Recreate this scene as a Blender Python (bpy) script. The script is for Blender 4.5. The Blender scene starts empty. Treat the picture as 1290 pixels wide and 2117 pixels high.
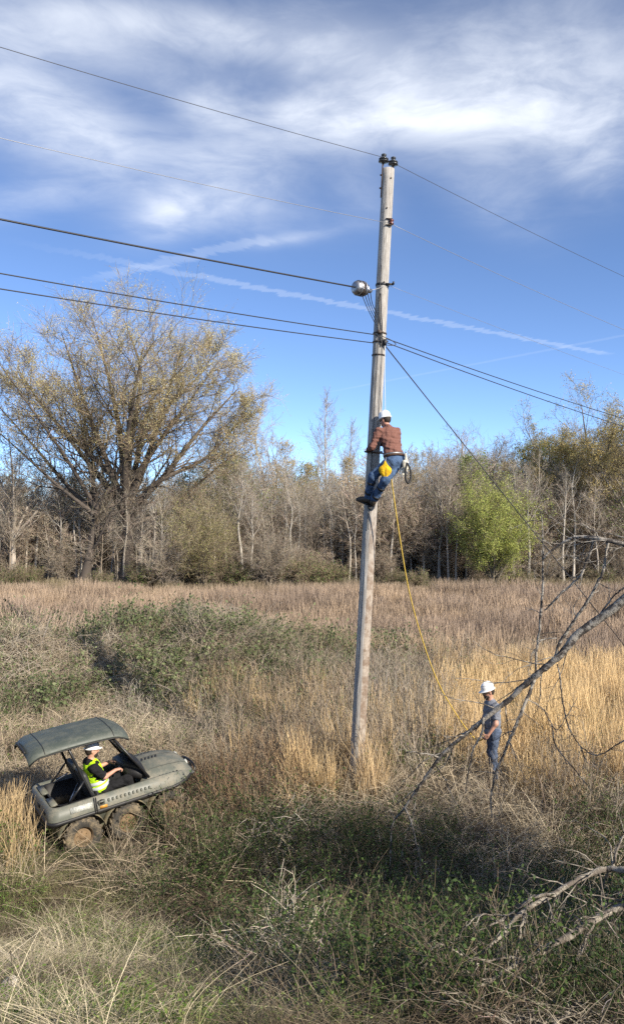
import bpy, bmesh, math, time
import numpy as np
from mathutils import Vector, Matrix

T0 = time.time()
SC = bpy.context.scene
COL = SC.collection
R = math.radians
CAMZ, FPX, CX, HY = 5.0, 1600.0, 645.0, 1051.0      # eye height, focal length and horizon in photograph pixels

def at(px, py, d):
    return np.array([(px - CX) / FPX * d, d, CAMZ - (py - HY) / FPX * d])

# ------------------------------------------------------------------ camera
cam = bpy.data.cameras.new('camera')
cam.sensor_fit = 'VERTICAL'; cam.sensor_height = 24.0; cam.sensor_width = 24.0
cam.lens = 24.0 * FPX / 2117.0
cam.shift_y = -7.5 / 2117.0
cam.clip_start = 0.1; cam.clip_end = 3000
camo = bpy.data.objects.new('camera', cam); COL.objects.link(camo)
camo.location = (0, 0, CAMZ); camo.rotation_euler = (R(90), 0, 0)
SC.camera = camo

# ------------------------------------------------------------------ world and sun
SUN_EL, SUN_AZ = R(30), R(133)              # azimuth clockwise from +Y
sdir = np.array([math.sin(SUN_AZ) * math.cos(SUN_EL), math.cos(SUN_AZ) * math.cos(SUN_EL), math.sin(SUN_EL)])

world = bpy.data.worlds.new('World'); SC.world = world; world.use_nodes = True
class NT:
    """tiny helper for node trees"""
    def __init__(s, tree): s.t = tree; s.n = tree.nodes; s.l = tree.links
    def new(s, typ, **kw):
        n = s.n.new(typ)
        for k, v in kw.items(): setattr(n, k, v)
        return n
    def put(s, sock, v):
        if hasattr(v, 'is_output'): s.l.new(v, sock)
        else: sock.default_value = v
    def m(s, op, a, b=0.0, c=0.0, clamp=False):
        n = s.new('ShaderNodeMath', operation=op); n.use_clamp = clamp
        s.put(n.inputs[0], a); s.put(n.inputs[1], b); s.put(n.inputs[2], c)
        return n.outputs[0]
    def noise(s, vec, scale, detail=5, rough=.55, dist=0.0, lac=2.0):
        n = s.new('ShaderNodeTexNoise')
        if vec is not None: s.l.new(vec, n.inputs['Vector'])
        n.inputs['Scale'].default_value = scale; n.inputs['Detail'].default_value = detail
        n.inputs['Roughness'].default_value = rough; n.inputs['Distortion'].default_value = dist
        return n.outputs['Fac']
    def ramp(s, fac, stops):
        n = s.new('ShaderNodeValToRGB'); s.l.new(fac, n.inputs[0])
        e = n.color_ramp.elements
        while len(e) < len(stops): e.new(0.5)
        for i, (p, c) in enumerate(stops):
            e[i].position = p; e[i].color = (c[0], c[1], c[2], 1) if not isinstance(c, (int, float)) else (c, c, c, 1)
        return n.outputs[0]
    def mix(s, fac, a, b, mode='MIX'):
        n = s.new('ShaderNodeMix', data_type='RGBA', blend_type=mode)
        s.put(n.inputs[0], fac); s.put(n.inputs[6], a); s.put(n.inputs[7], b)
        return n.outputs[2]
    def comb(s, x, y, z=0.0):
        n = s.new('ShaderNodeCombineXYZ'); s.put(n.inputs[0], x); s.put(n.inputs[1], y); s.put(n.inputs[2], z)
        return n.outputs[0]
    def smooth(s, v, lo, hi, a=0.0, b=1.0):
        n = s.new('ShaderNodeMapRange', interpolation_type='SMOOTHSTEP')
        s.put(n.inputs[0], v)
        for i, q in enumerate((lo, hi, a, b)): n.inputs[i + 1].default_value = q
        return n.outputs[0]

w = NT(world.node_tree)
bg = w.n['Background']
sky = w.new('ShaderNodeTexSky', sky_type='NISHITA'); sky.sun_disc = False
sky.sun_elevation = SUN_EL; sky.sun_rotation = SUN_AZ
sky.altitude = 100; sky.air_density = .5; sky.dust_density = 0; sky.ozone_density = 6
tc = w.new('ShaderNodeTexCoord'); sp = w.new('ShaderNodeSeparateXYZ'); w.l.new(tc.outputs['Generated'], sp.inputs[0])
X, Y, Z = sp.outputs
zc = w.m('MAXIMUM', Z, 0.03)
ca, cb = w.m('DIVIDE', X, zc), w.m('DIVIDE', Y, zc)             # the cloud plane seen from below
plane = w.comb(ca, cb)
yc = w.m('MAXIMUM', Y, 0.05)
s_, t_ = w.m('DIVIDE', X, yc), w.m('DIVIDE', Z, yc)
def blob(px, py, rx, ry, amp, rot=0.0):
    cs, ct = (px - CX) / FPX, (HY - py) / FPX
    dx, dy = w.m('SUBTRACT', s_, cs), w.m('SUBTRACT', t_, ct)
    c_, sn = math.cos(R(rot)), math.sin(R(rot))
    u = w.m('ADD', w.m('MULTIPLY', dx, c_ * FPX / rx), w.m('MULTIPLY', dy, sn * FPX / rx))
    v = w.m('ADD', w.m('MULTIPLY', dx, -sn * FPX / ry), w.m('MULTIPLY', dy, c_ * FPX / ry))
    r2 = w.m('ADD', w.m('MULTIPLY', u, u), w.m('MULTIPLY', v, v))
    return w.m('MULTIPLY', w.m('EXPONENT', w.m('MULTIPLY', r2, -1.0)), amp)
blobs = [(40, 40, 230, 60, .75, -8), (470, 75, 330, 52, .95, -12), (760, 120, 250, 85, .85, -25), (1080, 110, 330, 150, .8, 5),
         (1180, 250, 220, 90, .65, 10), (860, 235, 230, 60, .7, 12), (640, 235, 130, 60, .9, 0), (60, 215, 200, 85, 1.0, -25), (250, 300, 260, 60, .4, -12), (200, 120, 300, 50, .35, -10),
         (425, 215, 95, 42, .85, -20), (480, 400, 120, 70, .4, -25), (350, 440, 70, 50, .55, 20), (380, 430, 130, 55, .4, 10), (90, 400, 230, 40, .42, 8), (520, 350, 160, 70, .35, -30),
         (1010, 400, 120, 60, .35, -30), (1230, 350, 90, 70, .4, 0), (740, 400, 80, 50, .25, -40), (620, 490, 90, 14, .4, 10)]
acc = None
for b in blobs:
    q = blob(*b); acc = q if acc is None else w.m('ADD', acc, q)
wn = w.new('ShaderNodeTexNoise'); wn.inputs['Scale'].default_value = 1.3; wn.inputs['Detail'].default_value = 4
w.l.new(plane, wn.inputs['Vector'])
wv = w.new('ShaderNodeVectorMath', operation='MULTIPLY_ADD'); w.l.new(wn.outputs['Color'], wv.inputs[0])
wv.inputs[1].default_value = (.45, .45, 0); w.l.new(plane, wv.inputs[2])
mp = w.new('ShaderNodeMapping'); w.l.new(wv.outputs[0], mp.inputs['Vector'])
mp.inputs['Rotation'].default_value = (0, 0, R(-28)); mp.inputs['Scale'].default_value = (1.1, 1.55, 1)
n1 = w.noise(mp.outputs[0], 1.5, 8, .56, .15)
n2 = w.noise(wv.outputs[0], 5.5, 6, .6, .2)
wisp = w.m('ADD', w.m('MULTIPLY', n1, .58), w.m('MULTIPLY', n2, .42))
far = w.m('MULTIPLY', w.smooth(Y, -.25, .1, .38, 0), 1.0)         # the rest of the sky carries thin cirrus too
acc = w.m('ADD', acc, far)
dens = w.m('MULTIPLY', w.m('MULTIPLY', w.m('MINIMUM', acc, 1.15), w.smooth(wisp, .34, .68, .14, 1.0)), .62)
dens = w.m('ADD', dens, w.m('MULTIPLY', acc, .18))
def contrail(p0, p1, width, amp, ragged):
    P = [np.array([(px - CX), FPX]) / (HY - py) for px, py in (p0, p1)]
    d = P[1] - P[0]; L = float(np.hypot(*d)); d = d / L
    ux, uy = w.m('SUBTRACT', ca, float(P[0][0])), w.m('SUBTRACT', cb, float(P[0][1]))
    al = w.m('ADD', w.m('MULTIPLY', ux, float(d[0])), w.m('MULTIPLY', uy, float(d[1])))
    ac = w.m('ADD', w.m('MULTIPLY', ux, -float(d[1])), w.m('MULTIPLY', uy, float(d[0])))
    teeth = w.noise(w.comb(w.m('MULTIPLY', al, 22.0), w.m('MULTIPLY', ac, 4.0), 3.3), 1.0, 3, .6)
    ac2 = w.m('ADD', ac, w.m('MULTIPLY', w.m('SUBTRACT', teeth, .5), ragged * width))
    core = w.m('SUBTRACT', 1.0, w.smooth(w.m('ABSOLUTE', ac2), width * .35, width))
    ends = w.m('MULTIPLY', w.smooth(al, -.05 * L, .25 * L), w.m('SUBTRACT', 1.0, w.smooth(al, L * .97, L * 1.02)))
    return w.m('MULTIPLY', w.m('MULTIPLY', core, ends), amp)
dens = w.m('ADD', dens, contrail((60, 505), (1255, 732), .050, .16, 3.0))
dens = w.m('ADD', dens, contrail((170, 582), (560, 492), .06, .13, 2.6))
dens = w.m('ADD', dens, contrail((640, 818), (1400, 672), .04, .06, .8))
dens = w.m('MULTIPLY', dens, w.smooth(Z, .0, .12), clamp=True)
hs = w.new('ShaderNodeHueSaturation'); hs.inputs['Saturation'].default_value = .93; hs.inputs['Hue'].default_value = .4975; hs.inputs['Value'].default_value = 1.0
w.l.new(sky.outputs[0], hs.inputs['Color'])
w.l.new(w.mix(dens, hs.outputs[0], (4.7, 4.95, 5.35, 1)), bg.inputs['Color'])
bg.inputs['Strength'].default_value = 0.135
world.cycles.sampling_method = 'MANUAL'; world.cycles.sample_map_resolution = 256

sun = bpy.data.lights.new('sun', 'SUN'); sun.energy = 5.0; sun.angle = R(0.53); sun.color = (1.0, .91, .78)
suno = bpy.data.objects.new('sun', sun); COL.objects.link(suno)
suno.rotation_euler = Vector(-sdir).to_track_quat('-Z', 'Y').to_euler()

SC.view_settings.view_transform = 'Standard'; SC.view_settings.look = 'None'
SC.view_settings.exposure = 0.80; SC.view_settings.gamma = 1.0; SC.view_settings.use_curve_mapping = False
SC.render.engine = 'CYCLES'
SC.cycles.max_bounces = 4; SC.cycles.diffuse_bounces = 2; SC.cycles.transparent_max_bounces = 4
SC.cycles.debug_use_spatial_splits = False
SC.cycles.use_denoising = False

# ------------------------------------------------------------------ generic helpers
def tag(o, label=None, cat=None, group=None, kind=None):
    if label: o['label'] = label
    if cat: o['category'] = cat
    if group: o['group'] = group
    if kind: o['kind'] = kind
    return o

def empty(name, loc=(0, 0, 0), rot=(0, 0, 0), label=None, cat=None, group=None):
    o = bpy.data.objects.new(name, None); COL.objects.link(o)
    o.location = loc; o.rotation_euler = rot; o.empty_display_size = .2
    return tag(o, label, cat, group)

def unit(v):
    v = np.asarray(v, float); return v / np.maximum(np.linalg.norm(v, axis=-1, keepdims=True), 1e-9)

class G:
    """collects vertices and faces; build() links them as one mesh object"""
    def __init__(s): s.v = []; s.q = []; s.t = []; s.c = []; s.n = 0; s.p = []
    def add(s, v, f, col=None):
        v = np.asarray(v, np.float32).reshape(-1, 3)
        if isinstance(f, np.ndarray):
            if f.size: (s.q if f.shape[1] == 4 else s.t).append(f.astype(np.int64) + s.n)
        else:
            for a in f:
                a = [int(i) + s.n for i in a]
                if len(a) == 4: s.q.append(np.array([a]))
                elif len(a) == 3: s.t.append(np.array([a]))
                else: s.p.append(a)
        s.v.append(v)
        if col is None: col = (1, 1, 1)
        col = np.asarray(col, np.float32)
        s.c.append(np.broadcast_to(col, (len(v), 3)).copy() if col.ndim == 1 else col)
        s.n += len(v); return s
    def mesh(s, name, smooth=False, colors=False):
        me = bpy.data.meshes.new(name)
        v = np.concatenate(s.v)
        loops, starts, tot = [], [], 0
        for arr, k in ((s.q, 4), (s.t, 3)):
            if arr:
                a = np.concatenate(arr); loops.append(a.ravel())
                starts.append(tot + np.arange(len(a)) * k); tot += a.size
        for a in s.p:
            loops.append(np.array(a)); starts.append(np.array([tot])); tot += len(a)
        loops = np.concatenate(loops).astype(np.int32); starts = np.concatenate(starts).astype(np.int32)
        me.vertices.add(len(v)); me.vertices.foreach_set('co', v.astype(np.float32).ravel())
        me.loops.add(len(loops)); me.loops.foreach_set('vertex_index', loops)
        me.polygons.add(len(starts)); me.polygons.foreach_set('loop_start', starts)
        if smooth: me.polygons.foreach_set('use_smooth', np.ones(len(starts), bool))
        if colors:
            at_ = me.attributes.new('col', 'FLOAT_COLOR', 'POINT')
            c = np.concatenate(s.c); at_.data.foreach_set('color', np.concatenate([c, np.ones((len(c), 1), np.float32)], 1).ravel())
        me.update(calc_edges=True); me.validate()
        return me
    def build(s, name, mat, parent=None, smooth=False, colors=False, loc=None):
        me = s.mesh(name, smooth, colors)
        if mat is not None: me.materials.append(mat)
        o = bpy.data.objects.new(name, me); COL.objects.link(o)
        if parent is not None: o.parent = parent
        if loc is not None: o.location = loc
        return o

def obj_from(me, name, parent=None, loc=None):
    o = bpy.data.objects.new(name, me); COL.objects.link(o)
    if parent is not None: o.parent = parent
    if loc is not None: o.location = loc
    return o

def tubes(P, Rr, sides, caps=False):
    """P (M,n,3) polylines, Rr (M,n) radii -> verts, quads"""
    P = np.asarray(P, float); Rr = np.asarray(Rr, float)
    M_, n, _ = P.shape
    T = np.empty_like(P); T[:, 1:-1] = P[:, 2:] - P[:, :-2]; T[:, 0] = P[:, 1] - P[:, 0]; T[:, -1] = P[:, -1] - P[:, -2]
    T = unit(T)
    main = unit(P[:, -1] - P[:, 0])
    ref = np.where(np.abs(main[:, 2:3]) > .8, np.array([[1., 0, 0]]), np.array([[0, 0, 1.]]))[:, None, :]
    A = unit(np.cross(T, ref)); B = np.cross(T, A)
    th = np.arange(sides) / sides * 2 * np.pi
    V = P[:, :, None] + Rr[:, :, None, None] * (A[:, :, None] * np.cos(th)[None, None, :, None] + B[:, :, None] * np.sin(th)[None, None, :, None])
    idx = np.arange(M_ * n * sides).reshape(M_, n, sides)
    a = idx[:, :-1]; b = idx[:, 1:]
    F = np.stack([a, np.roll(a, -1, 2), np.roll(b, -1, 2), b], -1).reshape(-1, 4)
    V = V.reshape(-1, 3)
    if caps:
        ex = []
        for m_ in range(M_):
            ex.append(list(idx[m_, 0][::-1])); ex.append(list(idx[m_, -1]))
        return V, F, ex
    return V, F

def add_tube(g, path, r, sides=8, col=None, caps=True):
    path = np.asarray(path, float); r = np.broadcast_to(np.asarray(r, float), (len(path),))
    V, F, ex = tubes(path[None], r[None], sides, True)
    base = g.n
    g.add(V, F, col)
    if caps:
        for e in ex: g.p.append([i + base for i in e])
    return g

def smooth_path(pts, n):
    """Catmull-Rom through the points (columns beyond xyz are carried along)"""
    pts = np.asarray(pts, float); k = len(pts)
    ext = np.vstack([2 * pts[0] - pts[1], pts, 2 * pts[-1] - pts[-2]])
    u = np.linspace(0, k - 1 - 1e-6, n); i = u.astype(int); f = (u - i)[:, None]
    p0, p1, p2, p3 = ext[i], ext[i + 1], ext[i + 2], ext[i + 3]
    return .5 * ((2 * p1) + (-p0 + p2) * f + (2 * p0 - 5 * p1 + 4 * p2 - p3) * f ** 2 + (-p0 + 3 * p1 - 3 * p2 + p3) * f ** 3)

def ribbons(P, W, rng, side=None):
    """flat tapering strips along polylines P (M,n,3) with half widths W (M,n)"""
    M_, n, _ = P.shape
    d = unit(P[:, -1] - P[:, 0])
    if side is None:
        side = unit(np.cross(d, unit(rng.normal(size=(M_, 3)))))
    V = np.stack([P - side[:, None] * W[..., None], P + side[:, None] * W[..., None]], 2).reshape(-1, 3)
    idx = np.arange(M_ * n * 2).reshape(M_, n, 2)
    F = np.stack([idx[:, :-1, 0], idx[:, :-1, 1], idx[:, 1:, 1], idx[:, 1:, 0]], -1).reshape(-1, 4)
    return V, F

def leaves(C, size, rng, aspect=.5, up=0.0, droop=0.0):
    """rhombic leaf quads at centres C"""
    M_ = len(C); size = np.broadcast_to(size, (M_,))
    a = unit(rng.normal(size=(M_, 3)) + np.array([0, 0, -droop])); nrm = unit(rng.normal(size=(M_, 3)) + np.array([0, 0, up]))
    b = unit(np.cross(nrm, a)); nn = np.cross(a, b)
    s = size[:, None]
    V = np.stack([C - a * s * .5, C + b * s * aspect * .5 + nn * s * .07 - a * s * .06, C + a * s * .5, C - b * s * aspect * .5 + nn * s * .07 - a * s * .06], 1).reshape(-1, 3)
    F = np.arange(M_ * 4).reshape(-1, 4)
    return V, F

def vnoise(x, y, seed=0):
    """smooth value noise, 0..1"""
    x = np.asarray(x, float); y = np.asarray(y, float)
    xi = np.floor(x).astype(np.int64); yi = np.floor(y).astype(np.int64)
    fx = x - xi; fy = y - yi; fx = fx * fx * (3 - 2 * fx); fy = fy * fy * (3 - 2 * fy)
    def h(a, b):
        n = (a * 374761393 + b * 668265263 + seed * 974634777) & 0xffffffff
        n = ((n ^ (n >> 13)) * 1274126177) & 0xffffffff
        return ((n ^ (n >> 16)) & 0xffff) / 65535.0
    return (h(xi, yi) * (1 - fx) + h(xi + 1, yi) * fx) * (1 - fy) + (h(xi, yi + 1) * (1 - fx) + h(xi + 1, yi + 1) * fx) * fy
def fbm(x, y, seed=0, o=3):
    s = 0; a = .5; t = 0
    for k in range(o): s = s + a * vnoise(x * 2 ** k, y * 2 ** k, seed + k); t += a; a *= .5
    return s / t

# ------------------------------------------------------------------ materials
def principled(name, color, rough=.7, metal=0.0, spec=.4, var=.0, vscale=6.0, dark=None, bump=0.0, bscale=40.0, coat=0.0):
    m = bpy.data.materials.new(name); m.use_nodes = True; t = NT(m.node_tree); p = t.n['Principled BSDF']
    p.inputs['Roughness'].default_value = rough; p.inputs['Metallic'].default_value = metal
    p.inputs['Specular IOR Level'].default_value = spec; p.inputs['Coat Weight'].default_value = coat
    c = (*color, 1)
    if var > 0:
        tcn = t.new('ShaderNodeTexCoord')
        nz = t.noise(tcn.outputs['Object'], vscale, 6, .62)
        d = dark if dark is not None else tuple(q * (1 - var) for q in color)
        col = t.mix(t.smooth(nz, .38, .64), (*d, 1), c)
        t.l.new(col, p.inputs['Base Color'])
    else: p.inputs['Base Color'].default_value = c
    if bump > 0:
        tcn = t.new('ShaderNodeTexCoord'); nb = t.noise(tcn.outputs['Object'], bscale, 4, .6)
        b = t.new('ShaderNodeBump'); b.inputs['Strength'].default_value = bump; b.inputs['Distance'].default_value = .02
        t.l.new(nb, b.inputs['Height']); t.l.new(b.outputs[0], p.inputs['Normal'])
    return m

def plant_mat(name, tinted, transl=.25, rough=.75, gain=1.0):
    """vertex colour of the blade times the tint of its clump"""
    m = bpy.data.materials.new(name); m.use_nodes = True; t = NT(m.node_tree); p = t.n['Principled BSDF']
    a = t.new('ShaderNodeAttribute', attribute_name='col')
    col = a.outputs['Color']
    if tinted:
        b = t.new('ShaderNodeAttribute', attribute_type='INSTANCER', attribute_name='tint')
        col = t.mix(1.0, col, b.outputs['Color'], 'MULTIPLY')
    else:
        b = t.new('ShaderNodeObjectInfo')
        v = t.m('MULTIPLY_ADD', b.outputs['Random'], .35, .82)
        col = t.mix(1.0, col, t.comb(v, v, v), 'MULTIPLY')
    t.l.new(col, p.inputs['Base Color']); p.inputs['Roughness'].default_value = rough
    p.inputs['Specular IOR Level'].default_value = .25
    if transl > 0:
        tr = t.new('ShaderNodeBsdfTranslucent'); t.l.new(col, tr.inputs['Color'])
        mx = t.new('ShaderNodeMixShader'); mx.inputs[0].default_value = transl
        t.l.new(p.outputs[0], mx.inputs[1]); t.l.new(tr.outputs[0], mx.inputs[2])
        t.l.new(mx.outputs[0], t.n['Material Output'].inputs['Surface'])
    return m

M = {}
M['grass'] = plant_mat('dry stems', True, .15)
M['leafmix'] = plant_mat('green leaves', True, .3, .6)
M['wood_inst'] = plant_mat('bark of brush', True, 0.0, .9)
M['bark'] = plant_mat('bark', False, 0.0, .9)
M['leaf'] = plant_mat('tree leaves', False, .3, .6)

def ground_mat():
    m = bpy.data.materials.new('soil'); m.use_nodes = True; t = NT(m.node_tree); p = t.n['Principled BSDF']
    g = t.new('ShaderNodeNewGeometry')
    a = t.noise(g.outputs['Position'], .6, 6, .6); b = t.noise(g.outputs['Position'], 9, 6, .65)
    c = t.mix(t.smooth(a, .4, .62), (.075, .055, .035, 1), (.14, .105, .06, 1))
    c = t.mix(t.smooth(b, .35, .65), t.mix(1.0, c, (.5, .5, .48, 1), 'MULTIPLY'), c)
    t.l.new(c, p.inputs['Base Color']); p.inputs['Roughness'].default_value = .95
    bp = t.new('ShaderNodeBump'); bp.inputs['Strength'].default_value = .8; bp.inputs['Distance'].default_value = .05
    t.l.new(b, bp.inputs['Height']); t.l.new(bp.outputs[0], p.inputs['Normal'])
    return m

# ------------------------------------------------------------------ terrain
def ground(x, y):
    x = np.asarray(x, float); y = np.asarray(y, float)
    right = np.interp(y, [-40, 2.2, 5.6, 8.8, 10.3, 11.4, 13.0, 14.3, 60], [3.4, 3.4, 1.15, -.05, -.85, -.6, -.15, 0, 0])
    left = np.interp(y, [-40, 2.2, 5.6, 9.0, 10.1, 11.0, 14.6, 16.5, 60], [3.4, 3.4, 1.15, -.12, -.58, -.38, -.36, -.1, 0])
    k = np.clip((x + 2.2) / 2.4, 0, 1); k = k * k * (3 - 2 * k)
    z = left * (1 - k) + right * k
    mo = np.clip((1.8 - x) / 4.5, 0, 1); mo = mo * mo * (3 - 2 * mo) * np.exp(-((y - 22.6) / 2.9) ** 4)
    z = z + mo * (.72 + 1.0 * (fbm(x * .5 + 3, y * .5, 17, 2) - .35) + 1.3 * np.maximum(0, vnoise(x * .75 + 5, y * .8, 19) - .45))
    z = z + .35 * np.exp(-((x - 1.5) / 5.0) ** 2 - ((y - 23.5) / 2.5) ** 2)
    z = z - .55 * np.exp(-((x + .85) / 1.0) ** 4 - ((y - 10.1) / .75) ** 4)          # the dark hollow in the bank
    z = z + (fbm(x * .5, y * .5, 5) - .5) * .22 * np.clip((y - 2) / 5, 0, 1)
    return z

xs = np.unique(np.concatenate([np.linspace(-600, -30, 20), np.linspace(-30, 30, 121), np.linspace(30, 600, 20)]))
ys = np.unique(np.concatenate([np.linspace(-300, 0, 12), np.linspace(0, 30, 101), np.linspace(30, 120, 61), np.linspace(120, 1500, 20)]))
GX, GY = np.meshgrid(xs, ys)
gv = np.stack([GX, GY, ground(GX, GY)], -1).reshape(-1, 3)
ii = np.arange(len(xs) * len(ys)).reshape(len(ys), len(xs))
gf = np.stack([ii[:-1, :-1], ii[:-1, 1:], ii[1:, 1:], ii[1:, :-1]], -1).reshape(-1, 4)
tag(G().add(gv, gf).build('ground', ground_mat(), smooth=True), 'rough field and bank of brown soil under the weeds', 'ground', kind='structure')

# ------------------------------------------------------------------ trees
def grow(rng, S, D, L, R0, n, wander=.25, up=0.0, tip=.25):
    """M branches as polylines: start S, direction D, length L, base radius R0"""
    M_ = len(S); P = np.empty((M_, n, 3)); P[:, 0] = S; d = unit(D); st = (L / (n - 1))[:, None]
    for i in range(1, n):
        P[:, i] = P[:, i - 1] + d * st
        d = unit(d + rng.normal(size=(M_, 3)) * wander + np.array([0, 0, up]))
    s = np.linspace(0, 1, n)[None]
    return P, R0[:, None] * (1 - (1 - tip) * s)

def spawn(rng, P, Rr, L, k, t0, t1, ang, sd, lenr, radr, prof=None, rmin=.004, flat=0.0):
    M_, n, _ = P.shape
    t = t0 + (t1 - t0) * (np.arange(k)[None] + rng.random((M_, k))) / k
    f = t * (n - 1); i = np.minimum(f.astype(int), n - 2); f = (f - i)[..., None]
    m = np.arange(M_)[:, None]
    A, B = P[m, i], P[m, i + 1]
    S = A + (B - A) * f; T = unit(B - A)
    r = Rr[m, i] * (1 - f[..., 0]) + Rr[m, i + 1] * f[..., 0]
    az = rng.random((M_, 1)) * 6.283 + np.arange(k)[None] * 2.4 + rng.normal(size=(M_, k)) * .5
    ref = np.where(np.abs(T[..., 2:3]) > .9, np.array([1., 0, 0]), np.array([0, 0, 1.]))
    U = unit(np.cross(T, ref)); V = np.cross(T, U)
    a = np.clip(rng.normal(ang, sd, (M_, k)), .12, 1.7)[..., None]
    D = T * np.cos(a) + np.sin(a) * (U * np.cos(az)[..., None] + V * np.sin(az)[..., None])
    ln = L[:, None] * lenr * (prof(t) if prof else 1.0) * rng.uniform(.65, 1.2, (M_, k))
    return S.reshape(-1, 3), D.reshape(-1, 3), ln.ravel(), np.maximum(r * radr, rmin).ravel()

def jitter_col(rng, n, per, base, var):
    c = np.asarray(base)[None] * (1 + rng.normal(size=(n, 1)) * var + rng.normal(size=(n, 3)) * var * .25)
    return np.repeat(np.clip(c, .01, .9), per, 0)

def bark_shade(V, base, rng, var=.18):
    n = fbm(V[:, 0] * 3 + V[:, 2] * 1.1, V[:, 1] * 3 + V[:, 2] * .7, 11)
    return np.asarray(base)[None] * (1 - var + 2 * var * n[:, None])

def make_tree(seed, trunk, wood, spec, twig, leaf=None, name='tree'):
    """trunk: list of (polyline, base radius, tip ratio); spec: branch levels; returns (trunk mesh, crown mesh)"""
    rng = np.random.default_rng(seed)
    g = G(); c = G()
    P0 = [smooth_path(np.asarray(p, float), 14) for p, r, tip in trunk]
    P = np.stack(P0); Rr = np.stack([r * (1 - (1 - tip) * np.linspace(0, 1, 14) ** .85) for p, r, tip in trunk])
    Rr[:, 0] *= 1.35; Rr[:, 1] *= 1.08
    V, F = tubes(P, Rr, 8); g.add(V, F, bark_shade(V, wood, rng))
    L = np.linalg.norm(np.diff(P, axis=1), axis=2).sum(1)
    for lv, s in enumerate(spec):
        S, D, L, r0 = spawn(rng, P, Rr, L, s['k'], s['t'][0], s['t'][1], s['ang'], s.get('sd', .15), s['len'], s['rad'], s.get('prof'), s.get('rmin', .006))
        P, Rr = grow(rng, S, D, L, r0, s.get('n', 6), s.get('wander', .15), s.get('up', .08), s.get('tip', .3))
        V, F = tubes(P, Rr, 5 if lv == 0 else (4 if lv == 1 else 3))
        (g if lv < 2 else c).add(V, F, bark_shade(V, wood, rng))
    S, D, L, r0 = spawn(rng, P, Rr, L, twig['k'], .1, 1.0, twig['ang'], .25, twig['len'], .8, None, twig['w'])
    n = twig.get('n', 4)
    P, Rr = grow(rng, S, D, L, np.minimum(r0, twig['w'] * 1.3), n, twig.get('wander', .22), twig.get('up', .05), .35)
    V, F = ribbons(P, Rr, rng)
    c.add(V, F, jitter_col(rng, len(P), n * 2, twig['col'], .2))
    if leaf:
        m_ = rng.choice(len(P), leaf['n'])
        pos = P[m_, rng.integers(1, n, leaf['n'])] + rng.normal(size=(leaf['n'], 3)) * leaf.get('spread', .1)
        if 'clump' in leaf:                  # leaves come in tufts with bare gaps between
            q = leaf['clump']; nz = .5 * fbm(pos[:, 0] * q + pos[:, 2] * q * .45, pos[:, 1] * q - pos[:, 2] * q * .8, seed) + .5 * fbm(pos[:, 0] * q * .9 - pos[:, 2] * q * .7, pos[:, 1] * q + pos[:, 0] * q * .4, seed + 9)
            pos = pos[rng.random(len(pos)) < np.clip((nz - .37) * 7, .05, 1)]
        if 'zmin' in leaf:
            zt = pos[:, 2]; keep = rng.random(len(pos)) < np.clip((zt - leaf['zmin'][0]) / (leaf['zmin'][1] - leaf['zmin'][0]), .03, 1)
            pos = pos[keep]
        V, F = leaves(pos, leaf['size'] * rng.uniform(.6, 1.3, len(pos)), rng, leaf.get('aspect', .6))
        pal = np.asarray(leaf['cols']); cc = pal[rng.integers(0, len(pal), len(pos))] * rng.uniform(.75, 1.25, (len(pos), 1))
        c.add(V, F, np.repeat(cc, 4, 0))
    a = g.mesh(name + '_trunk', True, True); a.materials.append(M['bark'])
    b = c.mesh(name + '_crown', False, True); b.materials.append(M['leaf'])
    return a, b

def place_tree(name, meshes, loc, rz, s, label, group=None, cat='tree', sz=None, parts=('trunk', 'crown')):
    o = empty(name, loc, (0, 0, rz), label, cat, group)
    o.scale = (s, s, sz or s)
    obj_from(meshes[0], parts[0], o); obj_from(meshes[1], parts[1], o)
    return o

GREY = (.33, .29, .24); BROWN = (.25, .205, .155); PALE = (.36, .33, .285); DARKB = (.075, .062, .05)
def slender(seed, h, wood, k1=24, t0=.35, ang=.75, crown=.30, leaf=None, dense=1.0, lean=.04, tw=(.43, .37, .295)):
    rng = np.random.default_rng(seed + 900)
    tr = [(0, 0, 0)]
    for i in range(1, 5): tr.append((rng.normal() * lean * i * h / 5, rng.normal() * lean * i * h / 5, h * i / 4))
    pr = lambda t: np.clip(1.25 - 1.05 * np.clip((t - t0) / (1 - t0), 0, 1) ** 1.2, .15, 1.2)
    return make_tree(seed, [(tr, .012 * h * rng.uniform(.8, 1.15), .12)], wood,
        [dict(k=k1, t=(t0, .98), ang=ang, len=crown, rad=.45, prof=pr, n=7, wander=.13, up=.13),
         dict(k=int(7 * dense), t=(.2, .97), ang=.65, len=.42, rad=.55, n=5, wander=.18, up=.1)],
        dict(k=int(9 * dense), ang=.6, len=.55, w=.0075, n=4, col=tw, up=.08), leaf, 'slender')

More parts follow.
